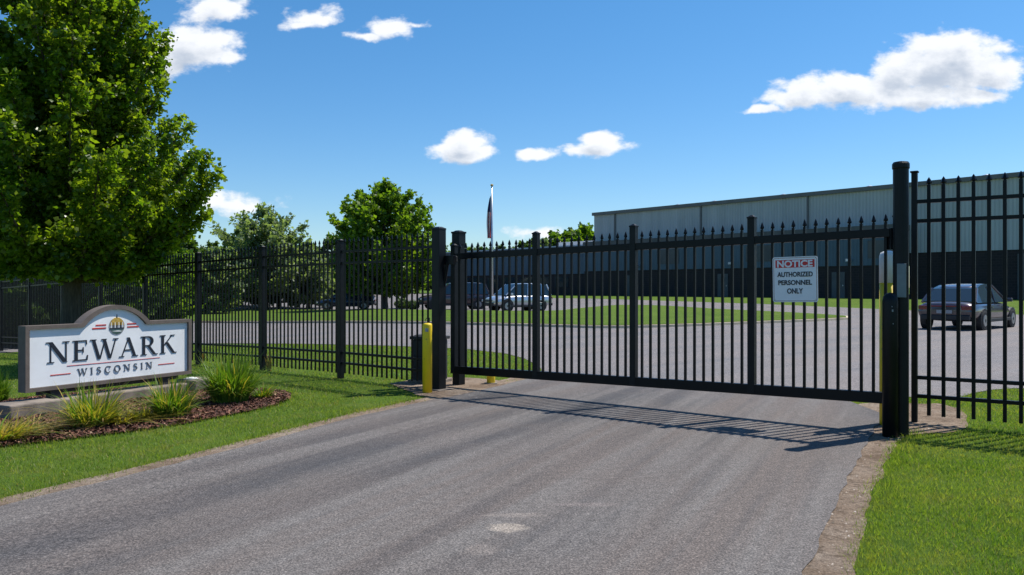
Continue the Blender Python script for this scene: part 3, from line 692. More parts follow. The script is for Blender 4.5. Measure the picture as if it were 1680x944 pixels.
for i in range(4):
    for k in range(12):
        x = (i+(k+1)/13)*gl/4; o = pk if not used else pk.copy()
        if used: col.objects.link(o)
        used = True; o.parent = gate; o.location = (x, 0, tl*x+rnd.uniform(-.003, .003)); o.rotation_euler = (0, rnd.uniform(-.0015, .0015), 0)
# posts
def square_post(x, y, w, h, label, rz, cap=.02, band=None):
    r_ = empty('gate_post', (x, y, 0), rz); mb = MB(); mb.box((0, 0, h/2-.2), (w, w, h+.4)); mb.build('shaft', M['blackpost'], r_, bevel=.006)
    mb = MB(); mb.box((0, 0, h+.014), (w+cap, w+cap, .028)); mb.box((0, 0, h+.038), (w*.95, w*.95, .02), 0, .5)
    if band: mb.box((0, 0, h-.085), (w+.012, w+.012, .17))
    mb.build('cap', M['blackpost'], r_, bevel=.004); tag(r_, label, 'gate post', 'black gate posts'); return r_
ga = math.atan2(GD.y, GD.x)
lp = square_post(-1.07, 11.75, .15, 2.34, 'plain tall black post at the left end of the gate beside yellow bollard', ga, .006)
mb = MB(); mb.box((.16, .06, 1.90), (.2, .06, .13)); mb.tube([(.05, .05, 1.5), (.13, .05, 1.86)], .025, 8); mb.build('guide_bracket', M['black'], lp, bevel=.004)
mb = MB(); mb.lathe((.20, .12, 1.87), [(.03, 0), (.045, .01), (.045, .08), (.03, .09)], 12); mb.build('guide_roller', M['rubber'], lp)
mb = MB(); mb.box((0, 0, .006), (.32, .32, .03)); mb.build('base_plate', M['concrete'], lp)
square_post(-.82, 12.36, .14, 2.33, 'black post with thick square cap standing behind the left end of the gate', ga, .03, True)
rp = empty('gate_post', (3.94, 8.14, 0)); mb = MB(); mb.tube([(0, 0, -.2), (0, 0, 2.74)], .075, 20); mb.build('shaft', M['blackpost'], rp, smooth=False)
mb = MB(); mb.lathe((0, 0, 2.70), [(.08, 0), (.083, .01), (.083, .05), (.07, .07), (.03, .078)], 20); mb.build('cap', M['blackpost'], rp)
mb = MB(); mb.box((-.03, -.078, 1.57), (.085, .012, .34), -.35); mb.build('reflector_plate', M['greyplate'], rp, bevel=.003)
for z_, h_ in ((2.0, .22), (.36, .16)): mb = MB(); mb.box((-.02, .11, z_), (.10, .09, h_)); mb.build('latch_bracket', M['black'], rp, bevel=.004)
tag(rp, 'tallest round black post at the right end of the gate', 'gate post', 'black gate posts')
fp = empty('guard_post', (3.79, 8.05, 0)); mb = MB(); mb.lathe((0, 0, 0), [(.075, -.2), (.074, 1.36), (.066, 1.41), (.04, 1.44), (.005, 1.45)], 20); mb.build('shaft', M['blackpost'], fp, smooth=True)
mb = MB()
for k, z in enumerate((1.31, 1.27, 1.14)): mb.box((-.018+.006*(k % 3), -.0755, z), (.006+.008*(k % 2), .003, .010+.012*(k % 2)), .1)
mb.build('paint_flecks', M['crestgrey'], fp); tag(fp, 'short round black post in front of the right end of the gate', 'guard post')
# tall yellow post behind it
yp = empty('yellow_post', (3.99, 8.62, 0)); mb = MB(); mb.lathe((0, 0, 0), [(.088, -.2), (.088, 1.55)], 20); mb.build('shaft', M['yellow'], yp, smooth=True)
mb = MB(); mb.lathe((0, 0, 1.55), [(.09, 0), (.09, .29), (.075, .33), (.03, .35)], 20); mb.build('white_top', M['white'], yp, smooth=True)
yp.location = ((1457-840)/F*8.75, 8.75, 0)
tag(yp, 'yellow post with white rounded top behind the short black post', 'bollard', 'yellow posts by the gate')
# yellow bollard left
bx_, by_ = G(701, 645)
yb = empty('bollard', (bx_, by_, 0)); mb = MB(); mb.lathe((0, 0, 0), [(.069, -.2), (.069, .96), (.064, .985), (.03, .995)], 20); mb.build('shaft', M['yellow'], yb, smooth=True)
mb = MB(); mb.tube([(-.03, 0, .98), (-.03, 0, 1.04), (-.01, 0, 1.06), (.012, 0, 1.04), (.012, 0, .98)], .006, 6); mb.tube([(.03, 0, .98), (.03, 0, 1.07)], .008, 6); mb.build('wire_loop', M['rubber'], yb)
mb = MB(); mb.tube([(0, 0, .86), (0, 0, .93)], .0705, 20); mb.v = [(x, y, z) for x, y, z in mb.v]; 
mb = MB(); mb.box((.0, -.0695, .90), (.045, .004, .05)); mb.build('sticker', M['crestgrey'], yb)
tag(yb, 'tall yellow steel bollard on the grass in front of the left gate post', 'bollard', 'yellow posts by the gate')
x, y = G(805, 632); sb = empty('bollard', (x, y+.15, 0)); mb = MB(); mb.lathe((0, 0, 0), [(.065, -.2), (.065, .2), (.058, .23), (.03, .245)], 16); mb.build('shaft', M['yellow'], sb, smooth=True)
mb = MB(); mb.box((0, 0, .01), (.2, .2, .02)); mb.build('base_plate', M['concrete'], sb)
tag(sb, 'stubby yellow bollard peeking under the gate bottom rail', 'bollard', 'yellow posts by the gate')
# gate operator cabinet
ob = empty('gate_operator', (-1.30, 12.72, 0), ga+.25); mb = MB(); mb.box((0, 0, .36), (.44, .36, .64)); mb.build('housing', M['plastic'], ob, bevel=.012)
mb = MB(); mb.box((0, 0, .71), (.50, .42, .05)); mb.box((0, 0, .745), (.44, .36, .025), 0, .8); mb.build('lid', M['plastic'], ob, bevel=.008)
mb = MB(); mb.box((0, 0, .02), (.54, .46, .06)); mb.build('pad', M['concrete'], ob)
mb = MB(); mb.box((.16, -.186, .4), (.05, .012, .08)); mb.build('lock', M['alu'], ob)
tag(ob, 'black gate operator cabinet with lid behind the yellow bollard', 'gate motor')

# ------------------------------------------------------------------ NOTICE sign
def text_mb(s, size, depth, bold=0, spacing=1.0):
    cu = bpy.data.curves.new('t', 'FONT'); cu.body = s; cu.size = size; cu.extrude = depth; cu.align_x = 'CENTER'; cu.align_y = 'CENTER'; cu.offset = bold; cu.space_character = spacing
    o = bpy.data.objects.new('t', cu); col.objects.link(o); dg = bpy.context.evaluated_depsgraph_get(); dg.update()
    me = bpy.data.meshes.new_from_object(o.evaluated_get(dg)); bpy.data.objects.remove(o)
    return me
nx_ = .832*gl; ns = empty('notice_sign', (GA.x+GD.x*nx_, GA.y+GD.y*nx_, 1.59), ga)
ns.rotation_euler = (0, R(-.8), ga)
def rrect(w, h, r, n=5):
    p = []
    for cx, cz, a0 in ((w/2-r, h/2-r, 0), (-w/2+r, h/2-r, 90), (-w/2+r, -h/2+r, 180), (w/2-r, -h/2+r, 270)):
        for k in range(n+1): a = R(a0+90*k/n); p.append((cx+r*math.cos(a), cz+r*math.sin(a)))
    return p
yf = -.045
mb = MB(); mb.prism(rrect(.495, .50, .025), yf+.004, yf); mb.build('plate', M['noticewhite'], ns)
mb = MB(); o_ = rrect(.475, .48, .02); i_ = rrect(.465, .47, .016); n = len(o_)
mb.add([(x, yf-.0008, z) for x, z in o_]+[(x, yf-.0008, z) for x, z in i_], [(k, (k+1) % n, n+(k+1) % n, n+k) for k in range(n)]); mb.build('border', M['tail'], ns)
mb = MB(); mb.prism([(-.215, .13), (.215, .13), (.215, .215), (-.215, .215)], yf, yf-.0015); mb.build('red_banner', M['noticered'], ns)
for txt, z, size, m, b, wid in (('NOTICE', .172, .098, M['noticewhite'], .0035, .39), ('AUTHORIZED', .055, .072, M['ink'], .0022, .39), ('PERSONNEL', -.035, .072, M['ink'], .0022, .37), ('ONLY', -.128, .078, M['ink'], .0022, .175)):
    me = text_mb(txt, size, .001, b); xs = [v.co.x for v in me.vertices]; kx = wid/(max(xs)-min(xs)); mx = (max(xs)+min(xs))/2
    zs = [v.co.y for v in me.vertices]; mz = (max(zs)+min(zs))/2
    for v in me.vertices: v.co = Vector(((v.co.x-mx)*kx, yf-.003-v.co.z, v.co.y-mz))
    me.materials.clear(); o = link('lettering', me, m, ns); o.location = (0, 0, z)
mb = MB()
for x in (-.22, .22):
    for z in (-.22, .22): mb.add([(x+.007*math.cos(k), yf-.002, z+.007*math.sin(k)) for k in np.linspace(0, 6.28, 8, endpoint=False)], [tuple(range(8))])
mb.build('screw', M['alu'], ns)
mb = MB(); mb.box((0, yf+.016, .16), (.46, .022, .03)); mb.box((0, yf+.016, -.16), (.46, .022, .03)); mb.build('bracket', M['black'], ns)
tag(ns, 'square white NOTICE AUTHORIZED PERSONNEL ONLY plate mounted on the gate', 'sign')

# ------------------------------------------------------------------ town sign
SA = Vector((-5.98, 9.80)); SDv = Vector((.46, .888)).normalized(); SL = 2.48
sz = 0.0; ts = empty('town_sign', (SA.x, SA.y, sz), math.atan2(SDv.y, SDv.x))
tag(ts, 'arched white and brown NEWARK WISCONSIN town sign on a concrete plinth in the mulch bed', 'sign')
def arch_outline(x0, x1, z0, z1, cx, hw, rise, n=24):
    p = [(x0, z0), (x1, z0), (x1, z1), (cx+hw, z1)]
    Rr = (hw*hw+rise*rise)/(2*rise); cz = z1+rise-Rr; a0 = math.asin(min(1, hw/Rr))
    for k in range(1, n): a = a0-2*a0*k/n; p.append((cx+Rr*math.sin(a), cz+Rr*math.cos(a)))
    p += [(cx-hw, z1), (x0, z1)]; return p
cxs = SL/2
fo = arch_outline(0, SL, .215, 1.03, cxs, .52, .235); fi = arch_outline(.052, SL-.052, .262, .985, cxs, .468, .225)
mb = MB(); n = len(fo); yo, yb_ = -.075, .075
mb.add([(x, yo, z) for x, z in fo]+[(x, yo, z) for x, z in fi]+[(x, yb_, z) for x, z in fo]+[(x, yo+.035, z) for x, z in fi],
       [(k, (k+1) % n, n+(k+1) % n, n+k) for k in range(n)]+[(k, (k+1) % n, 2*n+(k+1) % n, 2*n+k) for k in range(n)]+[(n+k, n+(k+1) % n, 3*n+(k+1) % n, 3*n+k) for k in range(n)]+[tuple(2*n+k for k in range(n))])
mb.build('frame', M['signframe'], ts)
mb = MB(); fp_ = arch_outline(.055, SL-.055, .265, .985, cxs, .462, .226); mb.prism(fp_, yo+.032, yo+.05); mb.build('panel', M['signpanel'], ts)
PF = yo+.032
# serif letters, unit height
def stroke(a, b, w, horiz=True):
    (x0, z0), (x1, z1) = a, b
    return [(x0-w/2, z0), (x0+w/2, z0), (x1+w/2, z1), (x1-w/2, z1)]
def rect(x0, x1, z0, z1): return [(x0, z0), (x1, z0), (x1, z1), (x0, z1)]
def arcband(cx, cz, rx, rz, w1, w2, a0, a1, n=18):
    out = []
    for k in range(n):
        q = []
        for a, flip in ((a0+(a1-a0)*k/n, 0), (a0+(a1-a0)*(k+1)/n, 1)):
            ca, sa = math.cos(R(a)), math.sin(R(a)); th = w1*abs(ca)**1.5+w2*(1-abs(ca)**1.5)
            e = [(cx+rx*ca, cz+rz*sa), (cx+(rx-th)*ca, cz+(rz-th)*sa)]; q += e if not flip else e[::-1]
        out.append(q)
    return out
def band(pts, ws):
    out = []
    for k in range(len(pts)-1):
        def off(i):
            a = Vector(pts[max(0, i-1)]); b = Vector(pts[min(len(pts)-1, i+1)]); t_ = (b-a).normalized(); nn = Vector((-t_.y, t_.x))*ws[i]/2; p = Vector(pts[i]); return tuple(p+nn), tuple(p-nn)
        a1, a2 = off(k); b1, b2 = off(k+1); out.append([a1, a2, b2, b1])
    return out
TH, TN, SF = .145, .055, .040
def serif(x, z, hw=.15, up=True): return rect(x-hw, x+hw, z, z+SF) if up else rect(x-hw, x+hw, z-SF, z)
LT = {
 'N': (1.0, [stroke((.16, 0), (.16, 1), TN), stroke((.84, 0), (.84, 1), TN), stroke((.80, 0), (.14, 1), TH+.05), serif(.16, 0), serif(.10, 1, .14, False), serif(.84, 1, .15, False)]),
 'E': (.76, [stroke((.2, 0), (.2, 1), TH), serif(.2, 0, .16), serif(.2, 1, .16, False), rect(.2, .70, 0, .055), rect(.2, .67, .945, 1), rect(.2, .52, .485, .54), [(.66, 0), (.72, 0), (.745, .25), (.70, .25)], [(.63, 1), (.685, 1), (.70, .78), (.66, .78)], rect(.50, .54, .38, .65)]),
 'W': (1.30, [stroke((.42, 0), (.14, 1), TH), stroke((.46, 0), (.72, 1), TN), stroke((.94, 0), (.66, 1), TH), stroke((.97, 0), (1.24, 1), TN), serif(.14, 1, .15, False), serif(.66, 1, .13, False), serif(1.24, 1, .13, False)]),
 'A': (1.0, [stroke((.14, 0), (.50, 1), TN), stroke((.82, 0), (.48, 1), TH), rect(.25, .68, .32, .375), serif(.14, 0, .13), serif(.83, 0, .16)]),
 'R': (.95, [stroke((.2, 0), (.2, 1), TH), serif(.2, 0, .16), serif(.16, 1, .12, False), rect(.2, .45, .945, 1), rect(.2, .45, .47, .525), stroke((.80, 0), (.44, .5), TH), serif(.86, 0, .10)]+arcband(.44, .735, .28, .265, TH, .055, -90, 90)),
 'K': (1.0, [stroke((.2, 0), (.2, 1), TH), serif(.2, 0, .16), serif(.2, 1, .16, False), stroke((.26, .42), (.74, 1), TN+.01), stroke((.82, 0), (.42, .6), TH+.02), serif(.86, 0, .14), serif(.76, 1, .13, False)]),
 'I': (.42, [stroke((.21, 0), (.21, 1), TH), serif(.21, 0, .16), serif(.21, 1, .16, False)]),
 'O': (1.0, arcband(.5, .5, .45, .52, TH, .06, 0, 360, 36)),
 'C': (.92, arcband(.5, .5, .44, .52, TH, .06, 48, 312, 28)+[rect(.78, .83, .70, .95)]),
 'S': (.70, band([(.58, .80), (.52, .93), (.36, .985), (.20, .93), (.13, .78), (.20, .63), (.36, .53), (.52, .42), (.585, .25), (.50, .08), (.33, .015), (.17, .07), (.10, .24)], [.05, .05, .06, .10, .13, .15, .16, .15, .13, .10, .06, .05, .05])),
}
def word(s, x0, x1, z0, h, gap, depth, name, m, sx=None):
    tot = sum(LT[c][0] for c in s)+gap*(len(s)-1); k = (x1-x0)/tot; x = x0
    for c in s:
        wd_, ps = LT[c]; mb = MB()
        for i, p in enumerate(ps): mb.prism([(x+px_*k, z0+pz*h) for px_, pz in p], PF+.0005, PF-depth-.00025*i)
        mb.build(name, m, ts); x += (wd_+gap)*k
word('NEWARK', .285, 2.235, .552, .262, .10, .007, 'letter', M['ink'])
word('WISCONSIN', .69, 1.82, .36, .088, .42, .006, 'letter', M['inkgrey'])
def bar(x0, x1, z, h, m, name='rule_line', sl=0): mb = MB(); mb.prism([(x0+sl, z-h/2), (x1, z-h/2), (x1-sl, z+h/2), (x0, z+h/2)], PF+.001, PF-.004); return mb.build(name, m, ts)
bar(.55, 1.95, .497, .006, M['red']); bar(.33, .60, .398, .010, M['red']); bar(1.92, 2.20, .398, .010, M['red'])
bar(.95, 1.10, 1.0, .016, M['red'], 'red_stripe'); bar(.90, 1.10, .958, .018, M['red'], 'red_stripe'); bar(1.42, 1.56, 1.0, .016, M['red'], 'red_stripe'); bar(1.42, 1.60, .958, .018, M['red'], 'red_stripe')
# crest: domed building over green hills inside a rounded badge
ce = empty('crest', (0, 0, 0)); ce.parent = ts
def cp(poly, d, m, name): mb = MB(); mb.prism([(cxs+.02+x, .985+z) for x, z in poly], PF+.001, PF-d); mb.build(name, m, ce)
cp([(.118*math.cos(a), .118*math.sin(a)-.01) for a in np.linspace(0, 2*math.pi, 28, endpoint=False)], .004, M['crestgrey'], 'badge')
cp([(.105*math.cos(a), .105*math.sin(a)+.005) for a in np.linspace(0, math.pi, 16)], .0055, M['gold'], 'dome')
cp([(-.008, .10), (.008, .10), (0, .155)], .007, M['ink'], 'spire')
for k in range(-3, 4): cp([(k*.028-.006, -.045), (k*.028+.006, -.045), (k*.028+.004, .045), (k*.028-.004, .045)], .0075+.0002*k, M['signpanel'] if k % 2 else M['ink'], 'column')
cp([(-.108, -.03), (.108, -.03), (.108, -.045), (-.108, -.045)], .009, M['ink'], 'step')
cp([(-.09, -.055), (.09, -.055), (.06, -.10), (0, -.118), (-.06, -.10)], .0065, M['crestgreen'], 'hill')
cp([(-.08, -.075), (.02, -.068), (.08, -.078), (.05, -.084), (-.03, -.08)], .008, M['signpanel'], 'stream')
# plinth
gz = zg(SA.x, SA.y)
mb = MB(); mb.box((-.02, -.10, (gz+.12)/2-.05), (.62, .42, .12-gz+.1)); mb.build('plinth_block', M['concrete'], ts, bevel=.02)
mb = MB(); mb.box((1.32, -.02, (gz+.10)/2-.05), (2.02, .34, .10-gz+.1)); mb.build('plinth_block', M['concrete'], ts, bevel=.02)
mb = MB(); mb.box((2.56, -.10, (gz+.13)/2-.05), (.42, .40, .15-gz+.1)); mb.build('plinth_block', M['concrete'], ts, bevel=.02)
for x in (.4, 2.05):
    mb = MB(); mb.box((x, .0, .15), (.14, .10, .20)); mb.build('support', M['plastic'], ts)
mb = MB(); mb.box((1.25, .02, .19), (2.1, .05, .06)); mb.build('support_beam', M['plastic'], ts)
rk = MB(); rk.lathe((0, 0, 0), [(.07, 0), (.085, .02), (.06, .045), (.02, .055)], 9); rr_ = rk.build('white_stone', M['white'], smooth=True)
p_ = SA+SDv*2.30; rr_.location = (p_.x+.30, p_.y-.15, .02+.0); rr_.scale = (1.2, .8, .7)
tag(rr_, 'small white stone at the right end of the sign plinth', 'stone')
rr_.location.z = .135; rr_.location.x = SA.x+SDv.x*2.46+.1; rr_.location.y = SA.y+SDv.y*2.46-.08

# ------------------------------------------------------------------ ornamental grass clumps
def clump(px, py, h, r, n, mat_list, label, seed, lean=.9):
    x, y = G(px, py); rn = random.Random(seed); root = empty('ornamental_grass', (x, y, zg(x, y)+.02), 0)
    for m, frac in mat_list:
        mb = MB()
        for i in range(int(n*frac)):
            a = rn.uniform(0, 6.283); q = rn.random(); rr = r*.35*math.sqrt(rn.random()); L_ = h*rn.choice((.45, .7, .9, 1.15))*rn.uniform(.75, 1.15); out = r*(q**.8)*lean*(L_/h); droop_ = q*q*.45*L_
            bx0, by0 = rr*math.cos(a), rr*math.sin(a); w_ = rn.uniform(.005, .012); a2 = a+rn.uniform(-.9, .9); px_, py_ = -math.sin(a2)*w_, math.cos(a2)*w_
            vs = []
            for k in range(5):
                t_ = k/4; o_ = out*t_**1.5; z_ = L_*(t_-.0)*(1-.25*q)-droop_*t_**3.2; wk = (1-t_**2)+.05
                cx_, cy_ = bx0+math.cos(a2)*o_, by0+math.sin(a2)*o_; vs += [(cx_-px_*wk, cy_-py_*wk, z_), (cx_+px_*wk, cy_+py_*wk, z_)]
            mb.add(vs, [(2*k, 2*k+1, 2*k+3, 2*k+2) for k in range(4)])
        mb.build('blades', m, root)
    tag(root, label, 'ornamental grass', 'grass clumps in the mulch bed'); return root
clump(378, 662, .62, .62, 1100, [(M['reed'], .9), (M['reedy'], .1)], 'largest full green grass clump right of the town sign', 1)
clump(282, 686, .44, .50, 520, [(M['reed'], .72), (M['reedy'], .22), (M['reedt'], .06)], 'green grass clump below the right half of the town sign', 2)
clump(150, 702, .44, .56, 560, [(M['reed'], .42), (M['reedy'], .50), (M['reedt'], .08)], 'yellow-green sprawling grass clump below the left half of the sign', 3, 1.1)
clump(-6, 726, .26, .60, 480, [(M['reed'], .22), (M['reedy'], .48), (M['reedt'], .30)], 'yellowing grass clump at the left edge of the bed', 4, 1.2)
clump(-5, 662, .42, .35, 350, [(M['reed'], 1.0)], 'upright green clump at the left edge beside the plinth', 5, .8)
clump(430, 655, .20, .30, 160, [(M['reed'], .7), (M['reedy'], .3)], 'small low tuft at the right tip of the bed', 6, 1.1)
clump(235, 690, .16, .36, 220, [(M['reedy'], 1.0)], 'small low yellow tuft between two larger clumps', 7, 1.2)
clump(196, 696, .16, .55, 260, [(M['reedy'], .9), (M['reed'], .1)], 'low yellow floppy tuft right of the yellow-green clump', 8, 1.5)
clump(40, 714, .14, .36, 200, [(M['reedt'], .7), (M['reedy'], .3)], 'flattened tan and yellow tuft on the mulch at the left', 9, 1.6)
for px, py, lb in ((331, 598, 'dry brown weeds at the foot of the third fence post from the gate'), (441, 611, 'dry weeds at the foot of the second fence post from the gate')):
    clump(px, py, .34, .10, 90, [(M['reedt'], 1.0)], lb, px, .8)['group'] = 'dry weeds at the fence posts'

# ------------------------------------------------------------------ flagpole and flag
fx, fy = G(807, 506); fz = zg(fx, fy)
fpz = empty('flagpole', (fx, fy, fz)); mb = MB(); HP = 1.5-fz+(472-306)/F*fy
mb.tube([(0, 0, -.2), (0, 0, HP*.5), (0, 0, HP)], [.11, .09, .05], 12); mb.build('pole', M['alu'], fpz, smooth=True)
mb = MB(); mb.lathe((0, 0, HP), [(.03, 0), (.11, .05), (.11, .12), (.03, .17)], 12); mb.build('finial', M['gold'], fpz)
mb = MB(); mb.lathe((0, 0, 0), [(.25, 0), (.22, .1), (.13, .25)], 12); mb.build('base', M['concrete'], fpz)
tag(fpz, 'tall slim metal flagpole behind the gate', 'flagpole')
t = NT('flag_cloth'); wv = t.n.new('ShaderNodeTexWave'); wv.bands_direction = 'X'; wv.inputs['Scale'].default_value = 2.6; wv.inputs['Distortion'].default_value = 1.0
t.l.new(t.vec((1, 1, .35)), wv.inputs['Vector']); stripes = t.ramp(wv.outputs['Fac'], [(.44, (.50, .03, .04)), (.56, (.7, .7, .72))])
spz = t.n.new('ShaderNodeSeparateXYZ'); t.l.new(t.tc.outputs['Generated'], spz.inputs[0]); topf = t.range(spz.outputs['Z'], .60, .62)
vr_ = t.voro(5); stars = t.mix(t.range(vr_, .12, .16), (.7, .7, .72), (.02, .03, .12)); M['flag'] = t.done(t.mix(topf, stripes, stars), .8)
mb = MB(); nz, nxx = 26, 14; vs = []
for i in range(nz):
    tz_ = i/(nz-1); wdt = .10+.26*math.sin(min(1, tz_*1.15)*math.pi*.62)
    for k in range(nxx):
        s_ = k/(nxx-1); vs.append((-.08-s_*wdt*(1-.25*tz_), .10*math.sin(s_*13+tz_*1.5)+.05*math.sin(tz_*7+s_*5), -3.1*tz_*(1-.10*s_*(1-tz_))-.25*s_*(1-tz_)))
mb.add(vs, [(i*nxx+k, i*nxx+k+1, (i+1)*nxx+k+1, (i+1)*nxx+k) for i in range(nz-1) for k in range(nxx-1)])
fl = mb.build('flag', M['flag'], smooth=True); so = fl.modifiers.new('s', 'SOLIDIFY'); so.thickness = .006
fl.location = (fx, fy, 1.5+(472-321)/F*fy); tag(fl, 'limp red white and blue striped flag hanging on the flagpole', 'flag')

# ------------------------------------------------------------------ cars
def loft(stations, closed_caps=True):
    mb = MB(); n = len(stations[0]); vs = [p for s in stations for p in s]; fs = []
    for i in range(len(stations)-1):
        for k in range(n): fs.append((i*n+k, i*n+(k+1) % n, (i+1)*n+(k+1) % n, (i+1)*n+k))
    fs.append(tuple(range(n-1, -1, -1))); fs.append(tuple((len(stations)-1)*n+k for k in range(n))); mb.add(vs, fs); return mb
def car(name, label, loc, heading, pm, suv=True, H=1.72, LN=4.7, W=1.88, cat='car', lightbar=False):
    root = empty(name, (loc[0], loc[1], zg(*loc)+.012), heading); hw = W/2; h2 = LN/2
    belt = H*.60 if suv else H*.62
    if suv: S = [(-h2, .48, belt-.28, .86), (-h2+.08, .36, belt-.06, .95), (-h2+.5, .30, belt, 1), (-.9, .28, belt, 1), (.4, .28, belt-.01, 1), (1.05, .28, belt-.04, .99), (1.6, .30, belt-.12, .97), (h2-.22, .34, belt-.20, .92), (h2, .42, belt-.36, .80)]
    else: S = [(-h2, .50, belt-.20, .84), (-h2+.10, .36, belt-.05, .93), (-h2+.55, .28, belt-.01, .98), (-1.0, .25, belt, 1), (.3, .25, belt-.02, 1), (1.0, .25, belt-.06, .99), (1.6, .28, belt-.15, .96), (h2-.25, .32, belt-.26, .90), (h2, .42, belt-.40, .78)]
    st = []
    for x, zb, zt, k in S:
        w_ = hw*k; m_ = (zb+zt)/2
        half = [(w_*.82, zb), (w_*.97, zb+.10), (w_*1.01, m_), (w_*.98, zt-.16), (w_*(.90 if suv else .86), zt-.03), (w_*.55, zt+.03)]
        st.append([(x, y, z) for y, z in half]+[(x, -y, z) for y, z in half[::-1]])
    loft(st).build('body', pm, root, smooth=True, sub=2)
    if suv: Gs = [(-h2+.12, .86, .80, belt+.0), (-h2+.42, .90, .76, H-.07), (-h2+1.0, .92, .77, H-.02), (-.1, .92, .78, H-.02), (.45, .91, .76, H-.06), (1.25, .88, .84, belt-.02)]
    else: Gs = [(-h2+.38, .86, .80, belt), (-h2+.95, .90, .72, H-.17), (-h2+1.5, .91, .68, H-.04), (-.35, .92, .68, H), (.15, .92, .68, H-.04), (1.25, .88, .82, belt-.04)]
    gst = []; rst = []
    for x, kb, kt, z in Gs:
        wb, wt = hw*kb, hw*kt; zb = min(belt-.05, z-.02)
        gst.append([(x, wb, zb), (x, wt, z-.005), (x, wt*.5, z+.01), (x, -wt*.5, z+.01), (x, -wt, z-.005), (x, -wb, zb)])
    loft(gst).build('windows', M['glass'], root, smooth=False)
    rs_ = Gs[1:-1]
    for x, kb, kt, z in rs_:
        wt = hw*kt+.015; rst.append([(x, wt, z-.06), (x, wt*.96, z+.015), (x, wt*.5, z+.035), (x, -wt*.5, z+.035), (x, -wt*.96, z+.015), (x, -wt, z-.06)])
    loft(rst).build('roof', pm, root, smooth=True, sub=1)
    for sg in (1, -1):
        def edge(i, k): x, kb, kt, z = Gs[i]; return Vector((x, sg*hw*(kt if k else kb)*1.005, (z if k else belt-.04)))
        plr = [([edge(0, 0), edge(1, 1)], .05), ([edge(-1, 0), edge(-2, 1)], .035)]
        xm = -.25; plr.append(([(xm, sg*hw*.915, belt-.04), (xm-.08, sg*hw*.775, H-.05)], .04))
        if suv: plr.append(([(-1.25, sg*hw*.915, belt-.04), (-1.3, sg*hw*.77, H-.06)], .05))
        for q_, w__ in plr: mb = MB(); mb.tube(q_, w__, 6); mb.build('pillar', pm, root)
        mb = MB(); mb.box((.95, sg*(hw+.08), belt+.03), (.14, .16, .13)); mb.build('mirror', pm, root, bevel=.02)
        mb = MB(); mb.box((0, sg*(hw-.01), .33), (LN*.56, .05, .12)); mb.build('sill', M['plastic'], root, bevel=.02)
        for dx_ in (.55, -.55): 
            mb = MB(); mb.box((dx_-.2, sg*hw*.995, belt-.22), (.16, .03, .03)); mb.build('door_handle', pm, root)
        for wx in (h2-.92, -h2+.92):
            rr = .35 if suv else .33
            mb = MB(); mb.tube([(wx, sg*(hw-.20), rr+.03), (wx, sg*(hw-.008), rr+.03)], rr+.065, 24); mb.build('wheel_arch', M['plastic'], root)
            mb = MB(); mb.tube([(wx, sg*(hw-.22), rr), (wx, sg*(hw-.20), rr), (wx, sg*(hw-.0), rr), (wx, sg*(hw+.012), rr)], [rr-.03, rr, rr, rr-.03], 24); wl = mb.build('wheel', M['rubber'], root)
            mb = MB(); mb.tube([(wx, sg*(hw+.005), rr), (wx, sg*(hw+.018), rr)], [rr*.64, rr*.60], 20)
            mb.build('rim', M['rim'], wl)
            mb = MB(); mb.tube([(wx, sg*(hw+.017), rr), (wx, sg*(hw+.024), rr)], .06, 10); mb.build('hub_cap', M['plastic'], wl)
        mb = MB(); mb.box((-h2+.05, sg*hw*.70, belt-.22), (.12, .34, .15), sg*-.12); mb.build('tail_light', M['tail'], root, bevel=.03)
        mb = MB(); mb.box((h2-.10, sg*hw*.66, belt-.38), (.22, .36, .13), sg*-.30); mb.build('headlight', M['headlamp'], root, bevel=.03)
    mb = MB(); mb.box((-h2+.02, 0, .44), (.12, W*.80, .18)); mb.build('bumper', M['plastic'], root, bevel=.03)
    mb = MB(); mb.box((h2-.02, 0, .44), (.12, W*.72, .20)); mb.build('bumper', M['plastic'], root, bevel=.03)
    mb = MB(); mb.box((h2-.02, 0, .66), (.06, W*.5, .10)); mb.build('grille', M['plastic'], root, bevel=.01)
    mb = MB(); mb.box((-h2-.015, 0, belt-.36), (.03, .5, .12)); mb.build('number_plate', M['crestgrey'], root)
    if lightbar:
        mb = MB(); mb.box((-h2+.02, 0, belt-.17), (.05, W*.60, .05)); mb.build('light_strip', M['tail'], root, bevel=.01)
        mb = MB(); mb.tube([(-h2-.02, 0, belt-.25), (-h2-.005, 0, belt-.25)], .05, 12); mb.build('badge', M['alu'], root)
    tag(root, label, cat); return root
x, y = G(849, 511); car('parked_car', 'silver SUV parked beyond the gate just right of the flagpole', (x, y), R(208), M['silver'], True, 1.75, 4.2, cat='SUV')
x, y = G(745, 508); car('parked_car', 'dark maroon SUV parked behind the left gate posts', (x, y), R(196), M['maroon'], True, 1.85, 4.9, cat='SUV')
x, y = G(568, 508.5); car('parked_car', 'dark blue car parked behind the fence left of the round tree', (x, y), R(188), M['navy'], True, 1.62, 4.8, cat='car')
car('parked_car', 'charcoal sedan seen from behind in the lot beyond the right fence', (16.95, 29.8), R(43), M['charcoal'], False, 1.62, 5.0, 2.02, cat='sedan', lightbar=True)
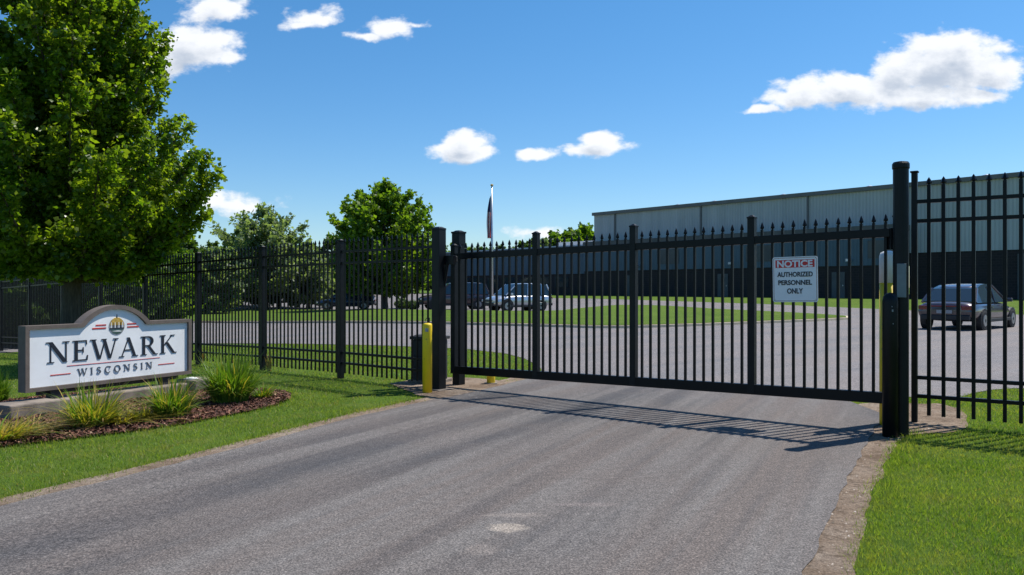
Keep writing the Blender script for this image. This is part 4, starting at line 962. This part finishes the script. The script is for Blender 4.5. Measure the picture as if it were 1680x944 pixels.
# pale shed far left
sx, sy = (317-840)/F*62, 62.; sh = empty('shed', (sx, sy, zg(sx, sy)), .3); tag(sh, 'small pale shed seen through the fence left of its third post', 'shed')
mb = MB(); mb.box((0, 0, .75), (1.2, 1.4, 1.7)); mb.build('wall', simple('shed_wall', (.62, .52, .50), .7), sh)
mb = MB(); mb.prism([(-.75, 1.6), (.75, 1.6), (.75, 1.68), (0, 2.0), (-.75, 1.68)], -.85, .85); mb.build('roof', M['fascia'], sh)
mb = MB(); mb.box((0, -.71, .6), (.6, .03, 1.2)); mb.build('door', M['crestgrey'], sh)
bpy.context.view_layer.update()
